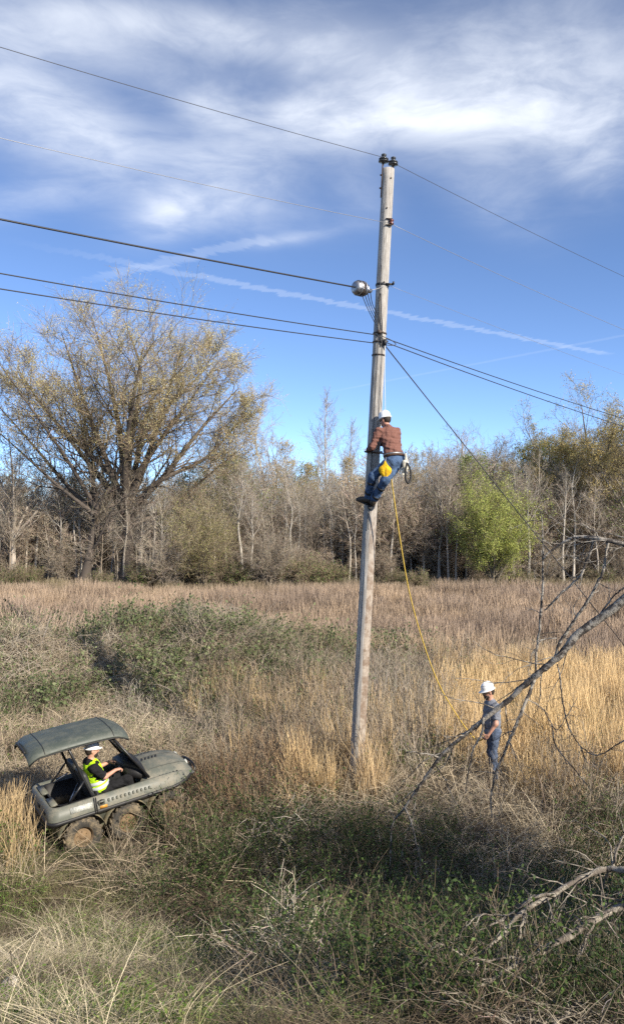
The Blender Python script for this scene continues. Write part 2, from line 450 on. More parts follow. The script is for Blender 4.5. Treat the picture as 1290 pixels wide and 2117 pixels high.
LF_TAN = dict(n=4500, size=.085, spread=.08, cols=[(.50, .38, .16), (.44, .34, .15), (.38, .33, .14)])
LF_GRN = dict(n=3000, size=.12, spread=.15, cols=[(.20, .25, .06), (.15, .2, .05)])
protos = [slender(1, 11.5, GREY, 26, .35, .75, .26), slender(2, 12.5, PALE, 22, .45, .6, .22),
          slender(3, 10.0, BROWN, 28, .25, .85, .33, dense=1.2), slender(4, 11, GREY, 26, .3, .8, .3, LF_TAN),
          slender(5, 9, BROWN, 26, .2, .9, .36, dense=1.25), slender(6, 13, PALE, 26, .5, .55, .2),
          slender(7, 10.5, (.16, .13, .1), 30, .22, .7, .3, dense=1.2), slender(8, 9.5, GREY, 26, .25, .85, .34, LF_GRN)]
protos.append(slender(9, 11, (.40, .365, .31), 14, .5, .5, .16, dense=.8)); protos.append(slender(10, 9.5, (.36, .315, .255), 13, .45, .6, .2, dense=.8, lean=.06))
def ordinal(k): return ['first', 'second', 'third', 'fourth', 'fifth', 'sixth', 'seventh', 'eighth', 'ninth', 'tenth', 'eleventh', 'twelfth'][min(k, 11)]
def zone(px):
    for lim, nm in ((90, 'at the left edge'), (200, 'under the dark-trunked oak'), (340, 'under the tallest oak'), (500, 'behind the olive shrub'), (640, 'between olive shrub and pole'), (730, 'just left of the pole'), (840, 'just right of the pole'), (930, 'between pole and lime tree'), (1105, 'behind the lime tree'), (1200, 'right of the lime tree')):
        if px < lim: return nm
    return 'at the right edge'
BINS = {}
def note(o, px, kind, row):
    """remember a look-alike; named() then tells the members of each small set apart"""
    BINS.setdefault((kind, row, zone(px)), []).append((px, o))
def named():
    for (kind, row, zn), lst in BINS.items():
        lst.sort(key=lambda q: q[0])
        for k, (px, o) in enumerate(lst): o['label'] = f'{kind}, {row} {zn}' + ('' if len(lst) == 1 else f', {ordinal(k)} from left')
ROWN = ['front row of wood', 'second row of wood', 'third row of wood', 'back row of wood']
SHORT = ['grey slender bare tree', 'tall pale bare tree', 'brown bushy bare tree', 'sparse tan-leaved tree', 'low brown twiggy tree', 'tallest pale tree', 'dull many-branched tree', 'tree in first green leaf', 'pale pole-thin sapling', 'grey pole-thin sapling']
plabels = ['grey slender bare tree standing in the wood behind the field', 'tall pale-barked bare tree standing in the wood behind the field',
           'brown bushy bare tree standing in the wood behind the field', 'grey tree with sparse tan new leaves in the wood behind the field',
           'low brown twiggy tree standing in the wood behind the field', 'tallest pale straight bare trunk tree in the wood behind the field',
           'dull brown many-branched bare tree in the wood behind the field', 'grey tree with first green leaves in the wood behind the field',
           'pale pole-thin sapling with few branches in the wood behind the field', 'grey pole-thin sapling with few branches in the wood behind the field']
rng = np.random.default_rng(77)
# the wood's front rows: every tree a thing of its own
def wood_top(px):          # upper outline of the wood in the photograph (row of the tops)
    return np.interp(px, [-60, 200, 420, 470, 560, 620, 670, 760, 900, 960, 1010, 1060, 1120, 1300, 1400], [960, 960, 960, 900, 905, 955, 950, 945, 925, 905, 910, 930, 905, 860, 860])
HP = [11.5, 12.5, 10, 11, 9, 13, 10.5, 9.5, 11, 9.5]
cnt = 0
for row, (d0, d1, n) in enumerate([(49.2, 53, 80), (53, 57, 50), (57, 62, 40), (62, 68, 38)]):
    for i in range(n):
        px = -70 + (1430) * (i + rng.random()) / n
        d = rng.uniform(d0, d1)
        hmax = CAMZ + (HY - wood_top(px)) / FPX * d
        h = hmax * (rng.uniform(.55, .95) if row == 0 else rng.uniform(.72, 1.05))
        if px < 520 and row > 1: h *= rng.uniform(.85, 1.1)
        k = int(rng.choice(10, p=[.08, .08, .07, .06, .06, .06, .07, .06, .26, .20] if row < 2 else [.17, .1, .2, .1, .16, .06, .13, .04, .02, .02]))
        p = at(px, 0, d); s = h / HP[k]
        note(place_tree('bare_tree', protos[k], (p[0], d, 0), rng.random() * 6.28, s * rng.uniform(.9, 1.25), plabels[k], plabels[k].replace('standing ', ''), sz=s), px, SHORT[k], ROWN[row])
        cnt += 1

# trees one can point at ------------------------------------------------
def pt(px, d): return ((px - CX) / FPX * d, d, 0.0)
rngo = np.random.default_rng(5)
OAKW = (.105, .085, .068)
def leaders(spec, scale=1.0):
    return [([np.array(q) * scale for q in pts], r, tip) for pts, r, tip in spec]
oak = make_tree(21, leaders([
    ([(0, 0, 0), (.1, 0, 3), (0, .1, 6), (.3, 0, 10), (.9, .2, 14.5), (-.2, 0, 18.2)], .46, .06),
    ([(.1, 0, 5.6), (1.2, .3, 8.5), (2.2, .6, 12), (3.6, .5, 16.5)], 0.300, .09),
    ([(0, 0, 5.0), (-1.0, -.4, 8), (-2.4, -.6, 12), (-4.0, -.5, 17)], 0.312, .09),
    ([(.2, 0, 5.2), (2.5, -.5, 7.4), (4.9, -.6, 10.6), (7.3, -.4, 13.4)], 0.288, .09),
    ([(0, 0, 5.0), (-2.0, .5, 7.6), (-4.6, .6, 11), (-7.0, .2, 14.4)], 0.275, .09),
    ([(0, .1, 5.8), (.2, 2.5, 9), (.6, 4.5, 13), (1.5, 6, 15.5)], 0.275, .09),
    ([(0, -.1, 5.5), (.4, -2.0, 8.6), (1.4, -4, 12.3), (2.2, -5.2, 15)], 0.275, .09),
    ([(.2, 0, 4.0), (2.6, .8, 5.4), (5.4, 1.1, 7.8), (7.4, 1, 9.5)], .16, .1),
    ([(-.1, 0, 6.8), (-.6, .4, 11), (-1.4, .2, 15), (-2.2, 0, 18.2)], 0.250, .09),
    ([(.6, 0, 7.4), (2.2, -.8, 9.6), (4.2, -1.4, 12.2), (6.3, -1.6, 15.2)], 0.213, .09),
    ([(-.5, -.2, 7.2), (-2.6, -1.0, 9.4), (-4.6, -1.6, 11.6), (-6.4, -1.8, 14.6)], 0.213, .09),
    ([(1.6, .2, 10), (2.6, 1.2, 12.5), (4.4, 1.8, 14.6), (5.6, 2, 16.6)], 0.163, .09),
    ([(2.4, -.5, 7.3), (4.8, .8, 8.6), (6.4, 1.4, 10.4), (7.6, 1.6, 12.0)], 0.163, .09),
    ]), OAKW,
    [dict(k=15, t=(.25, .98), ang=.75, len=.36, rad=.4, n=7, wander=.17, up=.09, prof=lambda t: 1.15 - .5 * t, rmin=.022),
     dict(k=11, t=(.15, .97), ang=.75, len=.45, rad=.5, n=6, wander=.2, up=.09, rmin=.012)],
    dict(k=13, ang=.65, len=.66, w=.0085, n=4, col=(.38, .30, .19), up=.1),
    dict(n=150000, size=.068, spread=.06, aspect=.6, clump=.7, zmin=(6.5, 13.0), cols=[(.56, .50, .24), (.50, .45, .22), (.60, .53, .25), (.45, .42, .21), (.52, .44, .24)]), 'oak')
place_tree('oak_tree', oak, pt(262, 50), 0, 1.0, sz=.95, label='tallest spreading oak with golden-tan new leaves at the left edge of the wood')
oak2 = make_tree(33, leaders([
    ([(0, 0, 0), (.5, 0, 2.5), (.8, .1, 5.4), (.2, 0, 8.6), (-.6, 0, 13.4)], .34, .06),
    ([(.8, 0, 4.6), (-1.2, .3, 6.6), (-3.4, .3, 9.2), (-6.4, .2, 12.6)], .2, .08),
    ([(.8, 0, 4.6), (-1.4, -.4, 6.4), (-3.8, -.5, 8.6), (-6.6, -.2, 11.0)], .15, .08),
    ([(.8, 0, 5), (2.0, .4, 7), (2.9, .6, 9.5), (3.8, .4, 12)], .17, .08),
    ([(.6, 0, 5.2), (.2, 1.6, 8), (-.8, 3, 11), (-1.8, 3.8, 13)], .17, .08),
    ([(.7, 0, 5.2), (-.6, -1.2, 8), (-2.6, -2.6, 11.4), (-4.2, -3, 13.8)], .17, .08)]), (.085, .07, .058),
    [dict(k=15, t=(.2, .98), ang=.7, len=.36, rad=.4, n=7, wander=.18, up=.08, prof=lambda t: 1.15 - .5 * t, rmin=.018),
     dict(k=9, t=(.15, .97), ang=.75, len=.45, rad=.5, n=6, wander=.2, up=.07, rmin=.011)],
    dict(k=11, ang=.65, len=.6, w=.0085, n=4, col=(.25, .21, .15), up=.08),
    dict(n=14000, size=.08, spread=.06, aspect=.6, zmin=(5, 12), cols=[(.36, .29, .12), (.30, .25, .11), (.28, .26, .12)]), 'oak')
place_tree('oak_tree', oak2, pt(172, 49.2), 0, 1.0, 'dark-trunked leaning oak with grey twiggy crown left of the tallest oak')

def broad(seed, h, wood, leafn, cols, spread=.36, lsize=.12, tw=(.25, .2, .14), t0=.3):
    rg = np.random.default_rng(seed)
    lead = [([(0, 0, 0), (.1, 0, h * .3), (rg.normal() * .3, 0, h * .65), (rg.normal() * .6, 0, h)], .025 * h, .06)]
    for q in range(6):
        a = q * 1.047 + rg.normal() * .3; f = rg.uniform(.5, 1.0) * spread * h
        z0 = h * rg.uniform(.25, .5)
        lead.append(([(0, 0, z0), (math.cos(a) * f * .35, math.sin(a) * f * .35, z0 + h * .14), (math.cos(a) * f * .75, math.sin(a) * f * .75, z0 + h * .3), (math.cos(a) * f, math.sin(a) * f, min(h * .97, z0 + h * rg.uniform(.38, .5)))], .012 * h, .1))
    return make_tree(seed, lead, wood,
        [dict(k=13, t=(t0, .98), ang=.7, len=.34, rad=.4, n=6, wander=.17, up=.1, prof=lambda t: 1.15 - .5 * t, rmin=.014),
         dict(k=7, t=(.15, .97), ang=.75, len=.45, rad=.5, n=5, wander=.2, up=.08, rmin=.009)],
        dict(k=9, ang=.65, len=.6, w=.008, n=4, col=tw, up=.08),
        dict(n=leafn, size=lsize, spread=.1, aspect=.6, clump=.8, cols=cols) if leafn else None, 'broad')
TAN = [(.56, .43, .17), (.48, .38, .15), (.52, .42, .19), (.42, .37, .15)]
OLV = [(.36, .36, .13), (.40, .38, .15), (.30, .31, .11)]
bt = broad(41, 12.2, GREY, 38000, TAN, lsize=.08); bt2 = broad(42, 13.0, (.19, .16, .125), 38000, TAN + OLV[:1], lsize=.085); bt3 = broad(43, 11.5, GREY, 0, None)
place_tree('broad_tree', bt2, pt(1215, 53), .4, .93, 'broad golden-leaved tree with the highest top at the right of the wood')
place_tree('broad_tree', bt, pt(1310, 51.5), 1.7, .95, 'olive-tan leafy tree cut by the right edge of the photograph')
place_tree('broad_tree', bt, pt(1140, 54.5), 3.1, .74, 'smaller golden-leaved tree between the lime tree and the highest right-hand tree')
place_tree('broad_tree', bt3, pt(960, 54), 2.0, .88, 'round-topped bare grey tree right of the climber')
place_tree('broad_tree', bt3, pt(30, 50.2), 4.0, .85, 'bare grey tree at the left edge of the photograph')
pale = slender(61, 12.5, (.40, .37, .32), 26, .42, .5, .24, tw=(.34, .30, .25))
for px, d, top, lab in [(545, 58, 812, 'pale bare tree with fan-shaped top right of the tallest oak'), (668, 60, 822, 'tallest pale bare tree standing alone above the wood left of the pole'),
                        (500, 60, 850, 'thin pale bare tree in the gap just right of the tallest oak'), (722, 62, 880, 'thin pale bare tree closest to the pole on its left'),
                        (452, 60, 840, 'pale bare tree half behind the oak\'s right-hand limbs'), (890, 56, 925, 'pale straight bare trunk seen right of the climbing worker'),
                        (1158, 52.5, 960, 'pale white-barked trunk right of the lime-green tree')]:
    h = CAMZ + (HY - top) / FPX * d
    place_tree('pale_tree', pale, pt(px, d), px * .7, h / 12.5 * .95, lab, 'pale bare trees above the wood', sz=h / 12.5)

# the lime-green tree, the olive bush and the other shrubs along the edge of the wood
def shrub(seed, h, wid, wood, leafn, cols, stems=9, lsize=.1, tw=(.22, .18, .13), twk=10, zr=None):
    rg = np.random.default_rng(seed); lead = []
    for q in range(stems):
        a = q * 2.4; f = wid * math.sqrt((q + .5) / stems) * rg.uniform(.8, 1.1); hh = h * (1 - .5 * (f / wid) ** 2) * rg.uniform(.85, 1.05)
        lead.append(([(rg.normal() * .12, rg.normal() * .12, 0), (math.cos(a) * f * .3, math.sin(a) * f * .3, hh * .35), (math.cos(a) * f * .7, math.sin(a) * f * .7, hh * .7), (math.cos(a) * f, math.sin(a) * f, hh)], .011 * h, .15))
    lf = dict(n=leafn, size=lsize, spread=.1, aspect=.55, cols=cols, clump=1.3) if leafn else None
    if lf and zr: lf['zmin'] = zr
    return make_tree(seed, lead, wood,
        [dict(k=12, t=(.15, .98), ang=.65, len=.36, rad=.45, n=6, wander=.2, up=.08, rmin=.008),
         dict(k=7, t=(.15, .97), ang=.7, len=.45, rad=.5, n=5, wander=.22, up=.05, rmin=.006)],
        dict(k=twk, ang=.65, len=.55, w=.0065, n=4, col=tw, up=.05, wander=.3), lf, 'shrub')
LIME = [(.42, .43, .11), (.31, .36, .09), (.40, .43, .12), (.25, .31, .08)]
lime = shrub(71, 6.9, 2.35, (.2, .17, .12), 62000, LIME, 15, .085, (.24, .22, .10), 8, (-.5, 3.2))
place_tree('lime_tree', lime, pt(1020, 47.5), .3, .9, sz=.92, label= 'lime-green young tree in new leaf at the front of the wood')
olive = shrub(72, 5.3, 2.4, (.22, .18, .13), 9000, [(.28, .27, .09), (.33, .31, .12), (.24, .24, .09)], 13, .08, (.36, .30, .18))
place_tree('olive_shrub', olive, pt(420, 47.5), 1.2, 1.0, 'olive-green twiggy shrub below the tallest oak on its right', cat='shrub', parts=('stems', 'crown'))
grey_sh = shrub(73, 3.6, 1.9, (.32, .27, .21), 0, None, 13, tw=(.40, .34, .26), twk=13)
brn_sh = shrub(74, 3.2, 1.7, (.22, .175, .13), 0, None, 12, tw=(.40, .33, .25), twk=13)
grn_sh = shrub(75, 1.6, 1.2, (.2, .16, .11), 2600, [(.13, .18, .05), (.17, .21, .07), (.11, .15, .05)], 9, .085, (.30, .24, .16))
shl = {0: (grey_sh, 'grey twiggy bare shrub at the foot of the wood', 'grey shrubs along the wood'), 1: (brn_sh, 'brown twiggy bare shrub at the foot of the wood', 'brown shrubs along the wood'),
       2: (grn_sh, 'low green leafy shrub at the foot of the wood', 'green shrubs along the wood')}
def put_shrub(k, px, d, s, label=None):
    m_, lab, gr = shl[k]
    p = pt(px, d)
    o = place_tree(['grey_shrub', 'brown_shrub', 'green_shrub'][k], m_, (p[0], d, 0), rngo.random() * 6.28, s, label or lab, gr, 'shrub', parts=('stems', 'crown'))
    if not label: note(o, px, ['grey twiggy shrub', 'brown twiggy shrub', 'low green leafy shrub'][k], 'foot of the wood' if d < 51.5 else 'deeper in the wood')
for i in range(20):
    px_ = -60 + 1420 * (i + rngo.random()) / 20
    if not 150 < px_ < 335: put_shrub(0 if rngo.random() < .35 else 1, px_, rngo.uniform(49, 51.5), rngo.uniform(.4, .75))
for i in range(22): put_shrub(1 if rngo.random() < .6 else 0, -60 + 1420 * (i + rngo.random()) / 22, rngo.uniform(52, 58), rngo.uniform(1.0, 1.6))
for px in (20, 60, 210, 300, 345, 380, 470, 505, 575, 640, 690, 820, 860, 1080, 1240): put_shrub(2, px, rngo.uniform(46.5, 49), rngo.uniform(.7, 1.2))
for i in range(13): put_shrub(1, 740 + 560 * (i + rngo.random()) / 13, rngo.uniform(51, 54.5), rngo.uniform(1.3, 2.0))
for i in range(4): put_shrub(1, -60 + 200 * (i + rngo.random()) / 4, rngo.uniform(51, 54), rngo.uniform(1.2, 1.7))
put_shrub(0, 560, 47.5, .95, 'pale grey rounded tangle of twigs between olive shrub and pole')
put_shrub(0, 345, 47.5, .9, 'pale grey rounded tangle of twigs under the tallest oak')
named()
# ------------------------------------------------------------------ scattering of what nobody could count
def scatter(name, label, pts, rot, scl, tint, idx, meshes, cat, kind='stuff'):
    """one object: a cloud of points that carries a clump on every point"""
    pts = np.asarray(pts, np.float32); n = len(pts)
    me = bpy.data.meshes.new(name); me.vertices.add(n); me.vertices.foreach_set('co', pts.ravel())
    def att(nm, typ, dom, data, key):
        a = me.attributes.new(nm, typ, 'POINT'); a.data.foreach_set(key, np.ascontiguousarray(data).ravel())
    att('rot', 'FLOAT_VECTOR', 0, np.asarray(rot, np.float32), 'vector')
    att('scl', 'FLOAT_VECTOR', 0, np.asarray(scl, np.float32), 'vector')
    tint = np.asarray(tint, np.float32)
    att('tint', 'FLOAT_COLOR', 0, np.concatenate([tint, np.ones((n, 1), np.float32)], 1), 'color')
    att('pick', 'INT', 0, np.asarray(idx, np.int32), 'value')
    o = bpy.data.objects.new(name, me); COL.objects.link(o); tag(o, label, cat, None, kind)
    ng = bpy.data.node_groups.new(name, 'GeometryNodeTree')
    ng.interface.new_socket('Geometry', in_out='INPUT', socket_type='NodeSocketGeometry')
    ng.interface.new_socket('Geometry', in_out='OUTPUT', socket_type='NodeSocketGeometry')
    N, Lk = ng.nodes, ng.links
    gi, go = N.new('NodeGroupInput'), N.new('NodeGroupOutput')
    iop = N.new('GeometryNodeInstanceOnPoints'); jn = N.new('GeometryNodeJoinGeometry')
    for m_ in reversed(meshes):
        src = bpy.data.objects.new(m_.name, m_)          # not linked to the scene: only its mesh is used
        oi = N.new('GeometryNodeObjectInfo'); oi.inputs['Object'].default_value = src; oi.inputs['As Instance'].default_value = False
        g2 = N.new('GeometryNodeGeometryToInstance'); Lk.new(oi.outputs['Geometry'], g2.inputs[0]); Lk.new(g2.outputs[0], jn.inputs[0])
    def na(nm, typ):
        q = N.new('GeometryNodeInputNamedAttribute'); q.data_type = typ; q.inputs['Name'].default_value = nm; return q.outputs['Attribute']
    Lk.new(gi.outputs[0], iop.inputs['Points']); Lk.new(jn.outputs[0], iop.inputs['Instance'])
    iop.inputs['Pick Instance'].default_value = True
    Lk.new(na('pick', 'INT'), iop.inputs['Instance Index'])
    Lk.new(na('rot', 'FLOAT_VECTOR'), iop.inputs['Rotation']); Lk.new(na('scl', 'FLOAT_VECTOR'), iop.inputs['Scale'])
    Lk.new(iop.outputs[0], go.inputs[0])
    md = o.modifiers.new('scatter', 'NODES'); md.node_group = ng
    return o
# ------------------------------------------------------------------ sods of weeds

# ---- patches: square sods of stalks, laid side by side so that they hardly overlap
def strands(r, n, size, hmin, hmax, lean, curve, w, segs=3, basec=.75, tipc=1.15, var=.16, patchy=0.0, col=(1, 1, 1)):
    S = np.zeros((n, 3)); S[:, :2] = r.uniform(-size / 2, size / 2, (n, 2)); S[:, 2] = -.04
    if patchy > 0:                       # gather the stalks in tufts
        k = max(3, int(size * size * 14)); c = r.uniform(-size / 2, size / 2, (k, 2)); j = r.integers(0, k, n)
        S[:, :2] = S[:, :2] * (1 - patchy) + (c[j] + r.normal(size=(n, 2)) * .07) * patchy
    h = r.uniform(hmin, hmax, n); az = r.random(n) * 6.283
    d = np.stack([np.cos(az), np.sin(az)], 1); s = np.linspace(0, 1, segs + 1)[None, :, None]
    le = np.abs(r.normal(0, lean, n))[:, None, None]; cu = np.abs(r.normal(0, curve, n))[:, None, None]
    hh = h[:, None, None]
    hor = (le * s + cu * s ** 2) * hh / np.sqrt(1 + le ** 2 + cu ** 2 * .5)
    P = np.concatenate([S[:, None, :2] + d[:, None] * hor, S[:, None, 2:] + (s - .35 * np.minimum(cu, 2.0) * s ** 2) * hh / np.sqrt(1 + le ** 2)], 2)
    W = (w * r.uniform(.6, 1.3, n))[:, None] * np.linspace(1, .3, segs + 1)[None]
    V, F = ribbons(P, W, r)
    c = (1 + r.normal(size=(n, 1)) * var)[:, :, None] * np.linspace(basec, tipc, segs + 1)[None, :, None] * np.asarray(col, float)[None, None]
    return V, F, np.repeat(np.clip(c, .02, 2), 2, 1).reshape(-1, 3)
def sod(seed, size, *specs, mat='grass'):
    r = np.random.default_rng(seed); g = G()
    for sp_ in specs: g.add(*strands(r, size=size, **sp_))
    me = g.mesh('sod', False, True); me.materials.append(M[mat]); return me
def weed_sod(seed, size, n, hmin, hmax, top, w=.006, tw=.0036, fuzz=0):
    r = np.random.default_rng(seed); S = np.zeros((n, 3)); S[:, :2] = r.uniform(-size / 2, size / 2, (n, 2)); S[:, 2] = -.04
    L = r.uniform(hmin, hmax, n); D = unit(np.stack([r.normal(size=n) * .16, r.normal(size=n) * .16, np.ones(n)], 1))
    P, Rr = grow(r, S, D, L, np.full(n, w), 4, .07, 0, .5); g = G(); V, F = ribbons(P, Rr, r); g.add(V, F, jitter_col(r, n, 8, (.95, .95, .95), .16))
    S, D, L2, r0 = spawn(r, P, Rr, L, top, .35, 1.0, .6, .2, .26, .6, lambda t: 1.35 - t, tw)
    P, Rr = grow(r, S, D, L2, r0, 3, .2, .1, .5); V, F = ribbons(P, Rr, r); g.add(V, F, jitter_col(r, len(P), 6, (1., .98, .94), .2))
    if fuzz: g.add(*strands(r, fuzz, size, .2, .6, .8, .8, .004, 3))
    me = g.mesh('weed_sod', False, True); me.materials.append(M['grass']); return me
def cane_sod(seed, size, n, L0, L1, r0, tw, fuzz=0, up=1.1, grav=-.28, twr=.0022):
    r = np.random.default_rng(seed); S = np.zeros((n, 3)); S[:, :2] = r.uniform(-size / 2, size / 2, (n, 2)); S[:, 2] = -.05
    L = r.uniform(L0, L1, n); az = r.random(n) * 6.283
    D = unit(np.stack([np.cos(az), np.sin(az), r.uniform(.4, up * 1.6, n)], 1)); S[:, :2] -= D[:, :2] * L[:, None] * .3
    P, Rr = grow(r, S, D, L, r0 * r.uniform(.45, 1.5, n), 8, .10, grav, .35); g = G()
    V, F = tubes(P, Rr, 3); g.add(V, F, jitter_col(r, n, 24, (1, 1, 1), .22))
    S, D, L2, q0 = spawn(r, P, Rr, L, tw, .15, 1, .9, .3, .26, .55, None, twr)
    P, Rr = grow(r, S, D, L2, q0, 4, .25, -.06, .4); V, F = ribbons(P, Rr, r); g.add(V, F, jitter_col(r, len(P), 8, (1, 1, 1), .25))
    if fuzz: g.add(*strands(r, fuzz, size, .25, .7, 1.0, .9, .003, 3, .8, 1.1, .25))
    me = g.mesh('cane_sod', False, True); me.materials.append(M['wood_inst']); return me
def leaf_sod(seed, size, stems, h, nleaf, lsize, green, wood, spread=.35, fuzz=0, stem_r=.004):
    r = np.random.default_rng(seed); n = stems; S = np.zeros((n, 3)); S[:, :2] = r.uniform(-size / 2, size / 2, (n, 2)); S[:, 2] = -.04
    L = h * r.uniform(.55, 1.1, n); D = unit(np.stack([r.normal(size=n) * spread, r.normal(size=n) * spread, np.ones(n)], 1))
    P, Rr = grow(r, S, D, L, np.full(n, stem_r), 5, .14, -.03, .4); g = G(); V, F = ribbons(P, Rr, r); g.add(V, F, jitter_col(r, n, 10, wood, .2))
    S, D, L2, q0 = spawn(r, P, Rr, L, 5, .2, 1, .8, .25, .42, .6, None, stem_r * .5)
    P2, R2 = grow(r, S, D, L2, q0, 3, .25, .02, .4); V, F = ribbons(P2, R2, r); g.add(V, F, jitter_col(r, len(P2), 6, wood, .2))
    m_ = r.integers(0, len(P2), nleaf); pos = P2[m_, r.integers(0, 3, nleaf)] + r.normal(size=(nleaf, 3)) * lsize * .6
    V, F = leaves(pos, lsize * r.uniform(.6, 1.35, nleaf), r, .55, .9)
    gc = np.asarray(green); gc = gc[r.integers(0, len(gc), nleaf)] * r.uniform(.7, 1.3, (nleaf, 1)); g.add(V, F, np.repeat(gc, 4, 0))
    if fuzz: g.add(*strands(r, fuzz, size, .25, .7, 1.0, .9, .003, 3, .8, 1.1, .25, col=wood))
    me = g.mesh('leaf_sod', False, True); me.materials.append(M['leafmix']); return me

GRN = [(.10, .16, .04), (.13, .19, .045), (.085, .13, .035), (.16, .20, .06)]
DRK = [(.045, .075, .025), (.06, .095, .03), (.035, .06, .02)]
VIN = [(.13, .155, .07), (.17, .19, .095), (.10, .13, .055)]
st = lambda n, a, b, lean, curve, w, segs=3, **k: dict(n=n, hmin=a, hmax=b, lean=lean, curve=curve, w=w, segs=segs, **k)
# each kit: (sod size, dense sods, sparse sods)
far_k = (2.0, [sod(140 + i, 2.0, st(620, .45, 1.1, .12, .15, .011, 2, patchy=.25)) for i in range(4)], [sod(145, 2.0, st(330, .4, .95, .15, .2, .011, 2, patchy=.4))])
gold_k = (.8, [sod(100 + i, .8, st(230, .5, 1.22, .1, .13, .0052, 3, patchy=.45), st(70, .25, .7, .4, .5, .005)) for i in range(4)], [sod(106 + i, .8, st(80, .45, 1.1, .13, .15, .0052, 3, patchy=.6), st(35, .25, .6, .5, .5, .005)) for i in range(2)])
weed_k = (.8, [weed_sod(160 + i, .8, 46, .5, 1.25, 9, fuzz=60) for i in range(4)], [weed_sod(166 + i, .8, 18, .5, 1.25, 9, fuzz=40) for i in range(2)])
mat_k = (.8, [sod(180 + i, .8, st(220, .3, .8, .9, .8, .0045, 3, var=.25)) for i in range(3)], [sod(186, .8, st(110, .3, .8, .9, .8, .0045, 3, var=.25))])
vine_k = (.9, [leaf_sod(300 + i, .9, 34, .55, 640, .065, VIN, (.25, .2, .15), .45, 90) for i in range(3)], [leaf_sod(306 + i, .9, 16, .5, 250, .06, VIN, (.25, .2, .15), .45, 90) for i in range(2)])
brush_k = (.9, [cane_sod(220 + i, .9, 34, .6, 1.5, .006, 7, 130) for i in range(4)], [cane_sod(226, .9, 15, .6, 1.4, .006, 7, 60)])
green_k = (.7, [leaf_sod(260 + i, .7, 30, .55, 460, .045, GRN, (.16, .14, .07)) for i in range(2)], [leaf_sod(266 + i, .7, 10, .5, 150, .045, GRN, (.16, .14, .07)) for i in range(2)])
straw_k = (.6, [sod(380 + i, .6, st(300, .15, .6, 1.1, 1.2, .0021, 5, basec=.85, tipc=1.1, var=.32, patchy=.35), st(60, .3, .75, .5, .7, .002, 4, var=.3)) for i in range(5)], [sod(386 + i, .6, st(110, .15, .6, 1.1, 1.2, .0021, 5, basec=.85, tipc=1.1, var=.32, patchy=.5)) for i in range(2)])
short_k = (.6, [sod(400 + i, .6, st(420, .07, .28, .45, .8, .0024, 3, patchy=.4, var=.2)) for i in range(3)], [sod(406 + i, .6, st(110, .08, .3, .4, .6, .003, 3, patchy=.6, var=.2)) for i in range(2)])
sprout_k = (.6, [leaf_sod(420 + i, .6, 34, .36, 800, .024, GRN, (.16, .14, .07), .3, stem_r=.0025) for i in range(3)], [leaf_sod(426 + i, .6, 11, .34, 240, .024, GRN, (.16, .14, .07), .3, stem_r=.0025) for i in range(3)])
bram_k = (.9, [cane_sod(440 + i, .9, 34, .4, 1.3, .0072, 9, 60, up=1.3, grav=-.13, twr=.003) for i in range(5)], [cane_sod(446 + i, .9, 13, .35, 1.2, .0050, 8, 40, grav=-.12, twr=.0024) for i in range(3)])
bush_k = (.8, [leaf_sod(460 + i, .8, 46, .8, 1700, .032, DRK + GRN[2:3], (.17, .135, .10), fuzz=60) for i in range(4)], [leaf_sod(466 + i, .8, 24, .65, 560, .032, DRK + GRN[2:3], (.17, .135, .10), fuzz=60) for i in range(3)])

